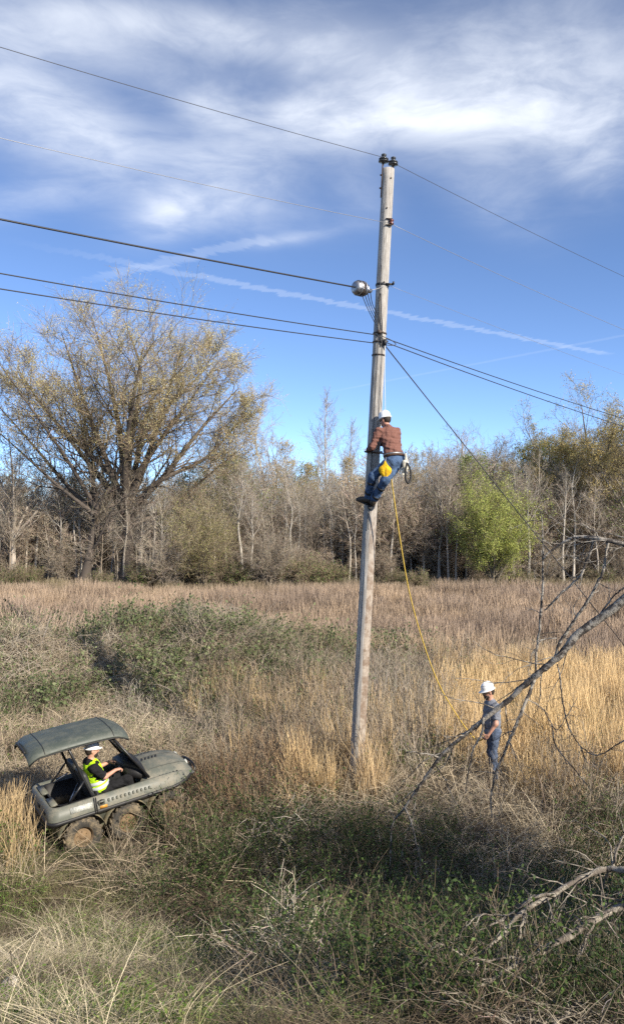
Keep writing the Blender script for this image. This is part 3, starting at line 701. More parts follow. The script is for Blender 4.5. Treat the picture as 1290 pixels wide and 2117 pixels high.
def keep_clear(x, y):
    """True away from the vehicle"""
    c, s = math.cos(R(32)), math.sin(R(32)); dx, dy = x + 3.30, y - 13.2
    lx, ly = dx * c + dy * s, -dx * s + dy * c
    return ~((np.abs(lx) < np.where(lx > 0, 1.38, 1.45)) & (np.abs(ly) < np.where(lx > .5, .9, 1.02)))
def lay(name, label, cat, seed, kit, d0, d1, dens, tintf, sc=(.9, 1.1), tilt=.06, px=(-110, 1400), hf=None, follow=1.0, space=.92, under=False):
    size, dense, sparse = kit; r = np.random.default_rng(seed); st_ = size * space
    xm = max(abs(px[0] - CX), abs(px[1] - CX)) / FPX * d1
    gx, gy = np.meshgrid(np.arange(-xm, xm, st_), np.arange(d0, d1, st_)); gx[1::2] += st_ / 2
    x = (gx + r.uniform(-.22, .22, gx.shape) * st_).ravel(); d = (gy + r.uniform(-.22, .22, gx.shape) * st_).ravel()
    p = CX + FPX * x / d
    ok = (p > px[0] - size / d * 900) & (p < px[1] + size / d * 900) & (keep_clear(x, d) | under)
    x, d, p = x[ok], d[ok], p[ok]
    q = np.clip(dens(p, d, x), 0, 1) + r.uniform(-.12, .12, len(p))
    k = q > .18; p, d, x, q = p[k], d[k], x[k], q[k]; m_ = len(p)
    z = ground(x, d); e = .15
    sx = (ground(x + e, d) - ground(x - e, d)) / (2 * e); sy = (ground(x, d + e) - ground(x, d - e)) / (2 * e)
    pts = np.stack([x, d, z], 1); rz = r.integers(0, 4, m_) * (math.pi / 2) + r.uniform(-.3, .3, m_)
    # euler XYZ: spin about z is applied last, so the lean is turned into the sod's own frame first
    lx, ly = sx * np.cos(rz) + sy * np.sin(rz), -sx * np.sin(rz) + sy * np.cos(rz)
    rot = np.stack([np.arctan(ly) * follow + r.normal(size=m_) * tilt, -np.arctan(lx) * follow + r.normal(size=m_) * tilt, rz], 1)
    s = r.uniform(sc[0], sc[1], m_); hz = s * (hf(p, d, x) if hf else 1.0)
    c_, s_n = math.cos(R(32)), math.sin(R(32)); vx, vy = (x + 3.3) * c_ + (d - 13.2) * s_n, -(x + 3.3) * s_n + (d - 13.2) * c_
    hz = np.where((np.abs(vx + .6) < .95) & (vy < 0) & (vy > -2.1), hz * .5, hz)             # the weeds beside the vehicle are trodden down
    scl = np.stack([s, s, hz], 1)
    idx = np.where(q > .55, r.integers(0, len(dense), m_), len(dense) + r.integers(0, len(sparse), m_))
    t = tintf(p, d, x, r) * (1 + r.normal(size=(m_, 1)) * .07)
    return scatter(name, label, pts, rot, scl, np.clip(t, .01, 1.5), idx, dense + sparse, cat)
def mixc(f, a, b): f = np.clip(f, 0, 1)[:, None]; return np.asarray(a)[None] * (1 - f) + np.asarray(b)[None] * f
def bump(v, a, b, e): return np.clip((v - a) / e, 0, 1) * np.clip((b - v) / e, 0, 1)
ones = lambda p, *c: np.ones((len(p), 3)) * np.asarray(c if c else (1, 1, 1))

GOLD, ROSE, STRAWC, GREYW, BRNW = (.74, .55, .29), (.30, .23, .175), (.44, .37, .25), (.40, .355, .29), (.33, .26, .18)
def far_t(p, d, x, r):
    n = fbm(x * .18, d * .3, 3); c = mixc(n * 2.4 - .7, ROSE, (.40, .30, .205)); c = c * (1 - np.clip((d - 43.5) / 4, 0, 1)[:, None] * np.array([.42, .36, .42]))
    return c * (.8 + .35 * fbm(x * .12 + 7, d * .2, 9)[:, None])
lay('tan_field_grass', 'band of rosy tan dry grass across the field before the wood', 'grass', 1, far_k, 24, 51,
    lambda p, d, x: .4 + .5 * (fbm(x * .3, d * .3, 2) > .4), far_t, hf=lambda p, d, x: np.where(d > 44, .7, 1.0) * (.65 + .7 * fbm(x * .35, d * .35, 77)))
def gold_d(p, d, x):
    a = bump(p, 860, 1700, 100) * bump(d, np.where(p > 1075, 13.2, 14.3), 23, .7) * np.clip(fbm(x * .8, d * .8, 21) * 2.4 - .15, .25, 1)
    b = bump(p, 585, 800, 25) * bump(d, 13.15, 15.2, .4) * .8
    c = bump(p, 380, 1000, 60) * bump(d, 14.5, 20.5, 1) * .35 * (fbm(x, d, 8) > .5)
    e = bump(p, -200, 60, 30) * bump(d, 11, 14, .5) * .5
    return np.maximum.reduce([a, b, c, e])
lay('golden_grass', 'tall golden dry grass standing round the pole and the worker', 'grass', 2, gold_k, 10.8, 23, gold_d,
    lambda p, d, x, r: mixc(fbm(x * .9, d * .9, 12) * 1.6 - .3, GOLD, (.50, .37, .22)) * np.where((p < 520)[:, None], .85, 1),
    hf=lambda p, d, x: np.where((p > 930) & (p < 1130) & (d < 15.2), .5, 1.0))
def weed_d(p, d, x):
    a = bump(p, 200, 1000, 150) * bump(d, 13.6, 23, 1.0) * (.35 + .55 * (fbm(x * .7, d * .7, 31) > .42))
    b = bump(p, 290, 640, 30) * bump(d, np.where(p > 400, 12.6, 11.6), 15, .5)
    e = bump(p, -200, 400, 60) * bump(d, 14.5, 17.5, .7) * .55
    f = np.maximum(bump(p, 1000, 1700, 80) * bump(d, 12.2, 14.6, .6) * .6, bump(p, 930, 1110, 20) * bump(d, 12.6, 14.0, .3) * .9)
    return np.maximum.reduce([a, b, e, f]) * .9
def weed_t(p, d, x, r):
    c = mixc(fbm(x * .5, d * .5, 14) * 1.8 - .4, GREYW, BRNW)
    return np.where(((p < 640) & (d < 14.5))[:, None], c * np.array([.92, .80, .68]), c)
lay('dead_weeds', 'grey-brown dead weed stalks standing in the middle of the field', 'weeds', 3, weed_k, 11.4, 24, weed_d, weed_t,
    hf=lambda p, d, x: np.where((p > 940) & (p < 1120) & (d < 15), .45, np.where((p > 60) & (p < 430) & (d < 13.5), np.where(p > 250, .8, .55), np.where((p < 420) & (d > 14.4), .7, 1.0))))
lay('matted_straw', 'pale matted straw lying between the standing stalks', 'straw', 4, mat_k, 11.2, 26, lambda p, d, x: .35 + .5 * (fbm(x * .8, d * .8, 41) > .5),
    lambda p, d, x, r: mixc(fbm(x * .6, d * .6, 15) * 1.6 - .3, (.50, .43, .31), (.36, .29, .20)), tilt=.1)
def mound_d(p, d, x):
    a = np.clip((2.4 - x) / 3.0, 0, 1) * np.exp(-((d - 22.0) / 3.6) ** 4) * 1.3
    b = bump(p, 540, 1050, 120) * bump(d, 20, 26, 1.2) * (fbm(x * .5, d * .5, 51) > .4) * .8
    return np.clip(np.maximum(a, b), 0, 1)
lay('vine_tangle', 'green vine leaves covering the brush mound behind the vehicle', 'vines', 5, vine_k, 16.5, 28, lambda p, d, x: mound_d(p, d, x) * np.clip(fbm(x * .6, d * .6, 52) * 3 - .95, .2, 1),
    lambda p, d, x, r: mixc(fbm(x * .5, d * .5, 53) * 2 - .5, (.8, .85, .8), (1.15, 1.15, 1.1)), (1.0, 1.5), .2, hf=lambda p, d, x: .9 + 1.2 * np.clip(fbm(x * .6, d * .6, 54) - .3, 0, 1))
lay('brush_mound', 'grey dead vine stems tangled over the brush mound', 'brush', 6, brush_k, 16.5, 28, lambda p, d, x: mound_d(p, d, x) * (.45 + .6 * (fbm(x * .7, d * .7, 61) > .48)),
    lambda p, d, x, r: mixc(fbm(x * .5, d * .5, 62) * 2 - .5, (.52, .46, .37), (.36, .30, .225)), (.9, 1.35), .2)
lay('field_greens', 'green leafy weeds growing among the dry grass', 'weeds', 7, green_k, 10.6, 27,
    lambda p, d, x: np.maximum.reduce([.9 * bump(p, 770, 940, 30) * bump(d, 13.7, 15.4, .4), .4 * (fbm(x * .6, d * .6, 71) > .56) * np.ones_like(p), .8 * bump(p, -200, 60, 30) * bump(d, 10.5, 12.6, .4)]),
    lambda p, d, x, r: ones(p), tilt=.1)
# the near bank ---------------------------------------------------------
rightk = lambda p, d: np.clip((p - (620 - (d - 5) * 75)) / 200, 0, 1)          # brambles take over towards the right
lay('bank_straw', 'pale dead grass lying in all directions on the near bank', 'straw', 8, straw_k, 4.6, 10.9,
    lambda p, d, x: (.25 + .85 * np.clip(fbm(x * 1.3, d * 1.3, 83) * 3 - 1.0, 0, 1)) * (1 - .85 * rightk(p, d)) * np.where((p > 385) & (p < 670) & (d > 9.2) & (d < 11.0), .0, 1),
    lambda p, d, x, r: mixc(fbm(x * 1.5, d * 1.5, 81) * 4.5 - 1.75, (.54, .47, .33), (.14, .11, .075)), tilt=.15, hf=lambda p, d, x: .55 + .5 * fbm(x, d, 82))
lay('bank_grass', 'short green grass growing through the straw of the near bank', 'grass', 9, short_k, 4.6, 14.4, lambda p, d, x: (.25 + .75 * (fbm(x * .9, d * .9, 91) > .45)) * (1 - .97 * rightk(p, d)) * np.where((p > 385) & (p < 670) & (d > 9.2) & (d < 11.0), .0, 1),
    lambda p, d, x, r: mixc(fbm(x * .7, d * .7, 92) * 1.8 - .4, (.11, .16, .045), (.26, .25, .115)), tilt=.1, under=True)
lay('bank_sprouts', 'fresh green leafy sprouts along the near bank', 'weeds', 10, sprout_k, 4.6, 11.2, lambda p, d, x: np.where((p > 385) & (p < 670) & (d > 9.2), 0, 1) * np.clip((fbm(x * .9, d * .9, 101) - .42) * 5, 0, 1) * np.where(rightk(p, d) > .4, (fbm(x * 1.1, d * 1.1, 103) > .56) * 1.0, 1),
    lambda p, d, x, r: ones(p, 1.1, 1.15, 1.0) * np.where((rightk(p, d) > .4)[:, None], 1.5, 1.0), (.7, 1.0), .15)
lay('bramble_canes', 'arching dead bramble canes tangled over the near bank', 'brambles', 11, bram_k, 4.6, 12.6,
    lambda p, d, x: np.maximum(.24 * ((fbm(x * 1.1, d * 1.1, 113) > .58) & (d > 6.2)), (.45 + .75 * (fbm(x * .9, d * .9, 115) > .47)) * rightk(p, d)) * np.where((p < 560) & (d > 9.3), .1, 1) * np.where((p > 380) & (p < 670) & (d > 9.2) & (d < 11.0), .0, 1) * np.where((p > 940) & (p < 1110) & (d > 11.8), .3, 1),
    lambda p, d, x, r: mixc(fbm(x * 1.3, d * 1.3, 111) * 5 - 2, (.60, .53, .42), (.17, .135, .095)) * np.where((p < 560)[:, None], .75, 1) * np.where(((d < 7.5) & (p > 600))[:, None], .85, 1), (.7, 1.05), .25, hf=lambda p, d, x: np.where((p > 780) & (d < 6.4), .55, 1.0))
lay('bank_bushes', 'dark green leafy undergrowth in the ditch and on the right of the bank', 'undergrowth', 12, bush_k, 5.0, 12.8,
    lambda p, d, x: np.maximum.reduce([1.0 * bump(p, 390, 800, 30) * bump(d, 10.9, 12.9, .3), .95 * bump(p, 640, 1700, 120) * bump(d, 5.2, 12.4, .5) * (.5 + .6 * (fbm(x * .8, d * .8, 123) > .40)), .75 * rightk(p, d) * (fbm(x * .8, d * .8, 121) > .30)]) * np.where((p > 930) & (p < 1110) & (d > 11.6), .2, 1),
    lambda p, d, x, r: mixc(fbm(x * .8, d * .8, 122) * 2 - .5, (.6, .66, .6), (1.35, 1.35, 1.2)), (.8, 1.15), .15, hf=lambda p, d, x: np.where((p > 380) & (p < 800) & (d > 10.8), 1.25, 1.0))

# the wood goes on behind its front rows
rb = np.random.default_rng(55); nb = 130
bx = rb.uniform(-34, 34, nb); by = rb.uniform(68, 86, nb); kk = rb.choice([0, 2, 4, 6], nb)
hb = (CAMZ + (HY - (wood_top(CX + FPX * bx / by) + 25)) / FPX * by) * rb.uniform(.8, 1.0, nb); sb = hb / np.array([HP[k] for k in kk])
pb = np.stack([bx, by, np.zeros(nb)], 1); rb_ = np.stack([np.zeros(nb), np.zeros(nb), rb.random(nb) * 6.28], 1); sbb = np.stack([sb * 1.3, sb * 1.3, sb], 1)
kid = np.searchsorted([0, 2, 4, 6], kk)
scatter('far_wood', 'far bare trees closing the wood behind its front rows', np.concatenate([pb, pb]), np.concatenate([rb_, rb_]), np.concatenate([sbb, sbb]), np.ones((2 * nb, 3)), np.concatenate([kid * 2, kid * 2 + 1]),
        [m_ for k in (0, 2, 4, 6) for m_ in protos[k]], 'wood')
# ------------------------------------------------------------------ utility pole, wires and cables
PD = 14.2                                    # distance of the pole
def pole_axis(z): return np.array([.807 + .053 * z, PD, z])
def wood_pole_mat():
    m = bpy.data.materials.new('weathered pole wood'); m.use_nodes = True; t = NT(m.node_tree); p = t.n['Principled BSDF']
    tcn = t.new('ShaderNodeTexCoord'); mp = t.new('ShaderNodeMapping'); t.l.new(tcn.outputs['Object'], mp.inputs['Vector'])
    mp.inputs['Scale'].default_value = (1, 1, .06)
    grain = t.noise(mp.outputs[0], 42, 7, .65); mott = t.noise(tcn.outputs['Object'], 6, 6, .68); big = t.noise(tcn.outputs['Object'], .8, 4, .6)
    fine = t.noise(mp.outputs[0], 120, 4, .6)
    sp_ = t.new('ShaderNodeSeparateXYZ'); t.l.new(tcn.outputs['Object'], sp_.inputs[0])
    grey = t.mix(t.smooth(grain, .35, .65), (.26, .245, .225, 1), (.44, .42, .385, 1))
    brown = t.mix(t.smooth(mott, .40, .60), (.21, .155, .115, 1), (.37, .32, .265, 1))
    # the right-hand face has lost its grey skin in flakes, more so towards the ground
    side = t.smooth(t.m('ADD', sp_.outputs[0], t.m('MULTIPLY', t.m('SUBTRACT', big, .5), .04)), -.02, .012)
    low = t.smooth(sp_.outputs[2], 3.5, 6.2, 1.0, .12)
    c = t.mix(t.m('MULTIPLY', side, low), grey, brown)
    c = t.mix(t.m('MULTIPLY', t.smooth(big, .52, .7), .35), c, (.17, .14, .12, 1))
    c = t.mix(t.m('MULTIPLY', t.smooth(fine, .56, .66), .55), c, (.09, .075, .06, 1))
    t.l.new(c, p.inputs['Base Color']); p.inputs['Roughness'].default_value = .88; p.inputs['Specular IOR Level'].default_value = .2
    b = t.new('ShaderNodeBump'); b.inputs['Strength'].default_value = .7; b.inputs['Distance'].default_value = .012
    t.l.new(t.m('ADD', grain, t.m('MULTIPLY', fine, .6)), b.inputs['Height']); t.l.new(b.outputs[0], p.inputs['Normal'])
    return m
M['pole'] = wood_pole_mat()
M['porcelain'] = principled('dark glazed porcelain', (.055, .06, .065), .18, 0, .6, .2, 20)
M['redporc'] = principled('brown glazed porcelain', (.12, .035, .025), .22, 0, .6)
M['galv'] = principled('galvanised steel', (.40, .40, .41), .45, .85, .5, .3, 30)
M['rust'] = principled('dark rusty steel', (.10, .075, .06), .7, .4, .4, .3, 40)
M['cablek'] = principled('black cable sheath', (.025, .025, .028), .5, 0, .4)
M['wire_al'] = principled('aluminium conductor', (.30, .30, .31), .5, .6, .5)
M['wire_dk'] = principled('weathered conductor', (.07, .07, .075), .6, .3, .4)
M['alum'] = principled('bright ribbed aluminium', (.62, .62, .63), .32, .9, .5, .85, 22, (.07, .07, .075), bump=.8, bscale=30)
M['rope_y'] = principled('yellow rope', (.55, .38, .07), .8, 0, .2, .3, 60)
M['rope_w'] = principled('pale handline', (.62, .62, .58), .8, 0, .2)

def lathe(g, prof, n=20, mat=None, col=None):
    """profile (r, z) turned about z; mat a 4x4 Matrix"""
    prof = np.asarray(prof, float); th = np.arange(n) / n * 2 * np.pi
    V = np.stack([prof[:, 0:1] * np.cos(th), prof[:, 0:1] * np.sin(th), np.repeat(prof[:, 1:2], n, 1)], -1).reshape(-1, 3)
    if mat is not None: mm = np.array(mat); V = V @ mm[:3, :3].T + mm[:3, 3]
    k = len(prof); idx = np.arange(k * n).reshape(k, n); a, b = idx[:-1], idx[1:]
    F = np.stack([a, np.roll(a, -1, 1), np.roll(b, -1, 1), b], -1).reshape(-1, 4)
    g.add(V, F, col); return g
def frame(o, zdir, xhint=(1, 0, 0)):
    z = Vector(zdir).normalized(); x = Vector(xhint); x = (x - z * x.dot(z)).normalized(); y = z.cross(x)
    m = Matrix.Identity(4)
    for i in range(3): m[i][0], m[i][1], m[i][2], m[i][3] = x[i], y[i], z[i], o[i]
    return m
def box(g, c, s, rot=None, col=None):
    c = np.asarray(c, float); h = np.asarray(s, float) / 2
    V = np.array([[x, y, z] for x in (-1, 1) for y in (-1, 1) for z in (-1, 1)], float) * h
    if rot is not None: V = V @ np.array(rot).T
    g.add(V + c, np.array([[0, 1, 3, 2], [4, 6, 7, 5], [0, 4, 5, 1], [2, 3, 7, 6], [0, 2, 6, 4], [1, 5, 7, 3]]), col); return g

ZG = float(ground(.807, PD)); PTOP = 11.22
pole = empty('utility_pole', pole_axis(ZG), (0, math.atan(.053), 0), 'tall weathered wooden utility pole leaning slightly to the right', 'utility pole')
HP_ = (PTOP - ZG) / math.cos(math.atan(.053))
rp = np.random.default_rng(8); g = G()
zs = np.concatenate([[-.5], np.linspace(0, HP_, 60)]); th = np.arange(36) / 36 * 2 * np.pi
rad = np.interp(zs, [0, HP_], [.131, .110])[:, None] * (1 + .02 * np.array([[vnoise(z * .8, 0.5, 3) - .5] for z in zs]))
groove = np.zeros((len(zs), 36))
for a0, dep, z0, z1 in [(22, .012, 0, 8.5), (25, .008, 4, 11), (29, .007, 0, 5), (19, .006, 6, 11), (32, .006, 3, 10)]:
    for i, z in enumerate(zs):
        if z0 <= z <= z1: groove[i, int(a0 + 1.2 * math.sin(z * .5)) % 36] += dep
rr = rad * np.ones((1, 36)) - groove
V = np.stack([rr * np.cos(th), rr * np.sin(th), np.repeat(zs[:, None], 36, 1)], -1).reshape(-1, 3)
idx = np.arange(len(zs) * 36).reshape(-1, 36); a, b = idx[:-1], idx[1:]
g.add(V, np.stack([a, np.roll(a, -1, 1), np.roll(b, -1, 1), b], -1).reshape(-1, 4)); g.p.append(list(idx[-1]))
g.build('shaft', M['pole'], pole, smooth=True)
def insulator(name, o, parent, mat, s=1.0):
    g = G(); lathe(g, np.array([(.0, 0), (.035, 0), (.04, .015), (.095, .02), (.10, .035), (.055, .05), (.052, .06), (.092, .065), (.095, .08), (.05, .098), (.045, .115), (.035, .12), (.034, .135), (.05, .14), (.05, .165), (.03, .178), (0, .18)]) * s, 20, Matrix.Translation(Vector(o)))
    return g.build(name, mat, parent, smooth=True)
# ridge pin on the left side and a top pin on the right
zt = HP_
g = G(); box(g, (-.118, -.02, zt - .22), (.012, .05, .62)); box(g, (-.112, -.02, zt + .05), (.02, .035, .10)); add_tube(g, [(-.105, -.02, zt + .05), (-.10, -.02, zt + .12)], .012)
pin = g.build('pin_bracket', M['rust'], pole)
insulator('insulator', (-.10, -.02, zt + .10), pole, M['porcelain'], .95)
for dz in (-.12, -.36):
    g = G(); add_tube(g, [(-.15, -.02, zt + dz), (-.12, -.02, zt + dz)], .016, 6); g.build('bolt', M['rust'], pole)
g = G(); add_tube(g, [(.075, -.04, zt - .1), (.075, -.04, zt + .06)], .012); lathe(g, [(0, .0), (.022, 0), (.022, .03), (0, .03)], 8, Matrix.Translation((.075, -.04, zt + .02))); g.build('pin', M['rust'], pole)
insulator('insulator', (.075, -.04, zt + .05), pole, M['porcelain'], .92)
for px_, py_ in ((.045, zt - .2), (.0, zt - .75), (.02, zt - 2.1), (.01, zt - 3.2)):
    g = G(); rr_ = math.sqrt(max(.111 ** 2 - px_ ** 2, 0)); add_tube(g, [(px_, -rr_ + .01, py_), (px_, -rr_ - .014, py_)], .014, 6); g.build('bolt', M['rust'], pole)
def on_pole(px, py, out=.0, side=0.0):
    """local point on the camera side of the pole seen at that pixel"""
    z = (CAMZ - (py - HY) / FPX * PD - ZG); return np.array([side, -.125 - out, z / math.cos(math.atan(.053))])
z2 = on_pole(0, 463)[2]
g = G(); lathe(g, [(0, 0), (.04, 0), (.045, .02), (.03, .035), (.03, .05), (.045, .065), (.04, .085), (0, .085)], 16, frame((.095, -.115, z2 - .045), (0, 0, 1))); g.build('spool_insulator', M['redporc'], pole, smooth=True)
g = G(); box(g, (.05, -.118, z2 + .055), (.12, .045, .008)); box(g, (.05, -.118, z2 - .06), (.12, .045, .008)); add_tube(g, [(.095, -.115, z2 - .07), (.095, -.115, z2 + .07)], .008, 6); g.build('clevis', M['rust'], pole)
z3 = on_pole(0, 590)[2]
g = G(); lathe(g, [(.121, -.018), (.126, -.018), (.126, .018), (.121, .018)], 32, Matrix.Translation((0, 0, z3))); box(g, (.12, -.10, z3), (.14, .03, .035)); box(g, (.19, -.11, z3 + .02), (.035, .04, .05)); g.build('suspension_clamp', M['cablek'], pole)
for py_ in (690, 708, 735):
    zz = on_pole(0, py_)[2]; g = G(); lathe(g, [(.1225, -.012), (.127, -.012), (.127, .012), (.1225, .012)], 32, Matrix.Translation((0, 0, zz))); g.build('strap', M['rust'], pole)
z4, z5 = on_pole(0, 690)[2], on_pole(0, 708)[2]
g = G(); box(g, (-.02, -.145, z4), (.07, .05, .06)); add_tube(g, [(-.06, -.15, z4), (.05, -.15, z4)], .016, 6); g.build('cable_clamp', M['rust'], pole)
g = G(); box(g, (.095, -.12, z5 - .02), (.055, .06, .11)); add_tube(g, [(.06, -.13, z5), (.15, -.13, z5)], .014, 6); g.build('guy_hook', M['cablek'], pole)
# ground wire and drop leads stapled to the pole
def lead(pts, r, name, mat=M['cablek']):
    g = G(); P = smooth_path(np.array(pts), 26); rr_ = np.hypot(P[:, 0], P[:, 1]); k = np.maximum(1, (.132 + r) / np.maximum(rr_, 1e-3)); P[:, 0] *= k; P[:, 1] *= k
    add_tube(g, P, r, 5); return g.build(name, mat, pole)
lead([(-.045, -.12, zt - 1.8), (-.05, -.12, zt - 3), (-.04, -.12, z4 + .35), (-.01, -.12, z4 + .05), (.015, -.12, z4 - .2)], .008, 'lead')
lead([(-.03, -.12, z4 + .7), (0, -.12, z4 + .3), (.02, -.12, z4 + .1), (.03, -.12, z4 - .25)], .011, 'lead')
lead([(-.035, -.12, z4), (-.03, -.12, z4 - .6), (-.035, -.12, z4 - 2.0), (-.03, -.12, z4 - 3.6)], .006, 'lead')
lead([(.045, -.12, z4 - .1), (.05, -.12, z4 - .7), (.045, -.12, z4 - 1.6)], .005, 'lead')

LD = np.array([.775, .632, 0.0])                # the line runs from near left to far right
def wire_thing(name, label, pts, r, mat, group='overhead wires and cables', sides=6, n=60, cat='wire'):
    P = smooth_path(np.array(pts, float), n); o = P[0].copy(); g = G(); add_tube(g, P - o, r, sides)
    return tag(g.build(name, mat, None, smooth=True, loc=o), label, cat, group)
def span(a, px, py, sag=.0, reach=26.0):
    """from attachment a through the sight line of a pixel, along the line's bearing, and on past the frame"""
    sgn = -1 if px < CX else 1
    dx = (px - CX) / FPX                      # a + sgn*s*LD meets the vertical plane through that pixel
    s = (dx * a[1] - a[0]) / (sgn * (LD[0] - dx * LD[1]))
    e = a + sgn * s * LD; e[2] = CAMZ - (py - HY) / FPX * e[1]
    sl = (e[2] - a[2]) / s; q = sag / (s * s)
    out = []
    for u in np.linspace(0, reach, 14): out.append([a[0] + sgn * LD[0] * u, a[1] + sgn * LD[1] * u, a[2] + sl * u + q * (u * u - s * u)])
    return out
PA = lambda px, py, d=PD - .02: at(px, py, d)
wire_thing('power_wire', 'highest bare wire running left from the pole-top insulator', span(PA(795, 326), 0, 97, .10), .0046, M['wire_dk'])
wire_thing('power_wire', 'highest bare wire running right from the pole-top insulator', [PA(795, 326)] + span(PA(815, 338), 1290, 572, .12), .0046, M['wire_dk'])
wire_thing('neutral_wire', 'second bare wire from the top running to the left', span(PA(806, 462, PD - .12), 0, 285, .12), .0042, M['wire_al'])
wire_thing('neutral_wire', 'second bare wire from the top running to the right', span(PA(806, 462, PD - .12), 1290, 682, .14), .0042, M['wire_al'])
wire_thing('signal_wire', 'faint thin wire running right from the middle clamp', span(PA(803, 590, PD - .12), 1290, 775, .06), .0028, M['wire_al'])
LS = PA(800, 592, PD - .1); sc_o = at(747, 597, PD - .42); SPL = sc_o - LD * .17
cab3 = span(SPL, 0, 453, .05)
wire_thing('thick_cable', 'thickest black cable running left from the silver splice case', cab3, .0135, M['cablek'])
wire_thing('strand', 'short pale strand tying the silver splice case to the pole', [LS + (-.06, 0, 0), LS * .5 + (sc_o + LD * .19) * .5, sc_o + LD * .19], .006, M['wire_al'], n=8)
wire_thing('phone_cable', 'upper of the two low black cables running left', span(PA(776, 692, PD - .12), 0, 565, .10), .0085, M['cablek'])
wire_thing('phone_cable', 'lower of the two low black cables running left', span(PA(772, 709, PD - .12), 0, 597, .10), .0085, M['cablek'])
wire_thing('phone_cable', 'upper of the two low black cables running right', span(PA(776, 692, PD - .12), 1290, 866, .16), .0085, M['cablek'])
wire_thing('phone_cable', 'lower of the two low black cables running right', span(PA(795, 707, PD - .12), 1290, 882, .16), .0085, M['cablek'])
wire_thing('cable_loop', 'small slack black loop of cable right of the pole strap', [PA(790, 695, PD - .14), PA(808, 703, PD - .1), PA(818, 711, PD - .05), PA(812, 714, PD - .08), PA(795, 713, PD - .14)], .007, M['cablek'], n=24)
ga = PA(797, 716, PD - .12); gend = span(ga, 1290, 1335, 0, 30)
gs = [q for q in gend if q[2] > float(ground(q[0], q[1])) + .0]; 
u0, u1 = np.array(gend[0]), np.array(gend[1]); sl = (u1 - u0) / np.linalg.norm((u1 - u0)[:2]); L_ = (u0[2] + .15) / -sl[2]
anchor = u0 + sl * L_
guy = empty('guy_wire', anchor, (0, 0, 0), 'steel guy wire slanting from the pole down to the right', 'guy wire', 'overhead wires and cables')
g = G(); add_tube(g, [u0 - anchor, np.zeros(3)], .0105, 6); g.build('strand', M['cablek'], guy)
g = G(); add_tube(g, [-sl * 1.1, sl * .25], .02, 8); g.build('anchor_rod', M['galv'], guy)

# silver splice case hanging on the thick cable
m_ = frame((0, 0, 0), -LD, (0, 0, 1))
spl = empty('splice_case', sc_o, (0, 0, 0), 'silver ribbed splice case hanging on the cable left of the pole', 'splice case')
g = G(); lathe(g, [(0, -.24), (.03, -.24), (.04, -.22), (.055, -.14), (.10, -.11), (.104, -.09), (.100, -.08), (.110, -.06), (.118, -.03), (.112, -.01), (.122, .01), (.126, .05), (.120, .07), (.128, .09), (.118, .125)], 22, m_); g.build('shell', M['alum'], spl, smooth=True)
g = G(); lathe(g, [(.118, .12), (.112, .145), (.085, .165), (.045, .172), (0, .172)], 22, m_); g.build('end_cap', M['galv'], spl, smooth=True)
for k in range(3):
    g = G(); lathe(g, [(.128, -.012), (.137, -.012), (.137, .012), (.128, .012)], 22, m_ @ Matrix.Translation((0, 0, .085 - k * .055))); g.build('band', M['rust'] if k == 1 else M['galv'], spl)
for k, (ex, ez) in enumerate([(748, 640), (756, 634), (762, 628), (768, 622)]):
    p0 = PA(747 + k * 6, 607 - k * 2, sc_o[1] - .02) - sc_o; p1 = PA(760 + k * 3, 638 - k * 4, sc_o[1] + .12) - sc_o; p2 = PA(775 + k, 668 - k * 7, PD - .15) - sc_o
    g = G(); add_tube(g, smooth_path(np.array([p0, p1, p2]), 12), .0075, 5); g.build('drop_lead', M['cablek'], spl)
# ropes
wire_thing('handline', 'pale thin rope hanging down the right side of the pole above the climber', [PA(796, 715, PD - .14), PA(795, 770, PD - .16), PA(796, 830, PD - .14), PA(797, 905, PD + .06)], .006, M['rope_w'], group='ropes', cat='rope', n=20)
wire_thing('yellow_rope', 'yellow rope hanging from the climber\'s belt to the worker in the grass',
           [PA(806, 975, 13.68), PA(810, 1000, 13.68), PA(826, 1110, 13.75), PA(845, 1220, 13.85), (PA(872, 1320, 13.95)), PA(905, 1410, 14.0), PA(945, 1480, 14.05), PA(985, 1530, 14.05), PA(1004, 1520, 13.98)], .0115, M['rope_y'], group='ropes', cat='rope', n=70)
# ------------------------------------------------------------------ six-wheeled amphibious vehicle
def dirty(name, color, dirt=(.20, .155, .10), amount=.5, rough=.5, spec=.4, metal=0.0):
    m = bpy.data.materials.new(name); m.use_nodes = True; t = NT(m.node_tree); p = t.n['Principled BSDF']
    tcn = t.new('ShaderNodeTexCoord'); n1_ = t.noise(tcn.outputs['Object'], 5, 7, .65); n2_ = t.noise(tcn.outputs['Object'], 45, 4, .6)
    f = t.m('MULTIPLY', t.smooth(t.m('ADD', t.m('MULTIPLY', n1_, .7), t.m('MULTIPLY', n2_, .3)), .42, .62), amount)
    t.l.new(t.mix(f, (*color, 1), (*dirt, 1)), p.inputs['Base Color']); p.inputs['Metallic'].default_value = metal
    t.l.new(t.m('ADD', rough, t.m('MULTIPLY', f, .4)), p.inputs['Roughness']); p.inputs['Specular IOR Level'].default_value = spec
    return m
M['olive'] = dirty('olive plastic body', (.105, .112, .092), (.25, .22, .165), .55, .45)
M['olive_low'] = dirty('olive hull with mud', (.11, .11, .075), (.22, .17, .10), .85, .6)
M['roofc'] = dirty('green-grey canopy', (.06, .072, .061), (.13, .135, .11), .6, .5)
M['blackp'] = dirty('black plastic', (.014, .014, .015), (.05, .045, .035), .3, .5)
M['tyre'] = dirty('muddy tyre rubber', (.04, .038, .034), (.20, .16, .105), .95, .85, .2)
M['rim'] = dirty('muddy wheel rim', (.17, .12, .07), (.20, .135, .075), .9, .7)
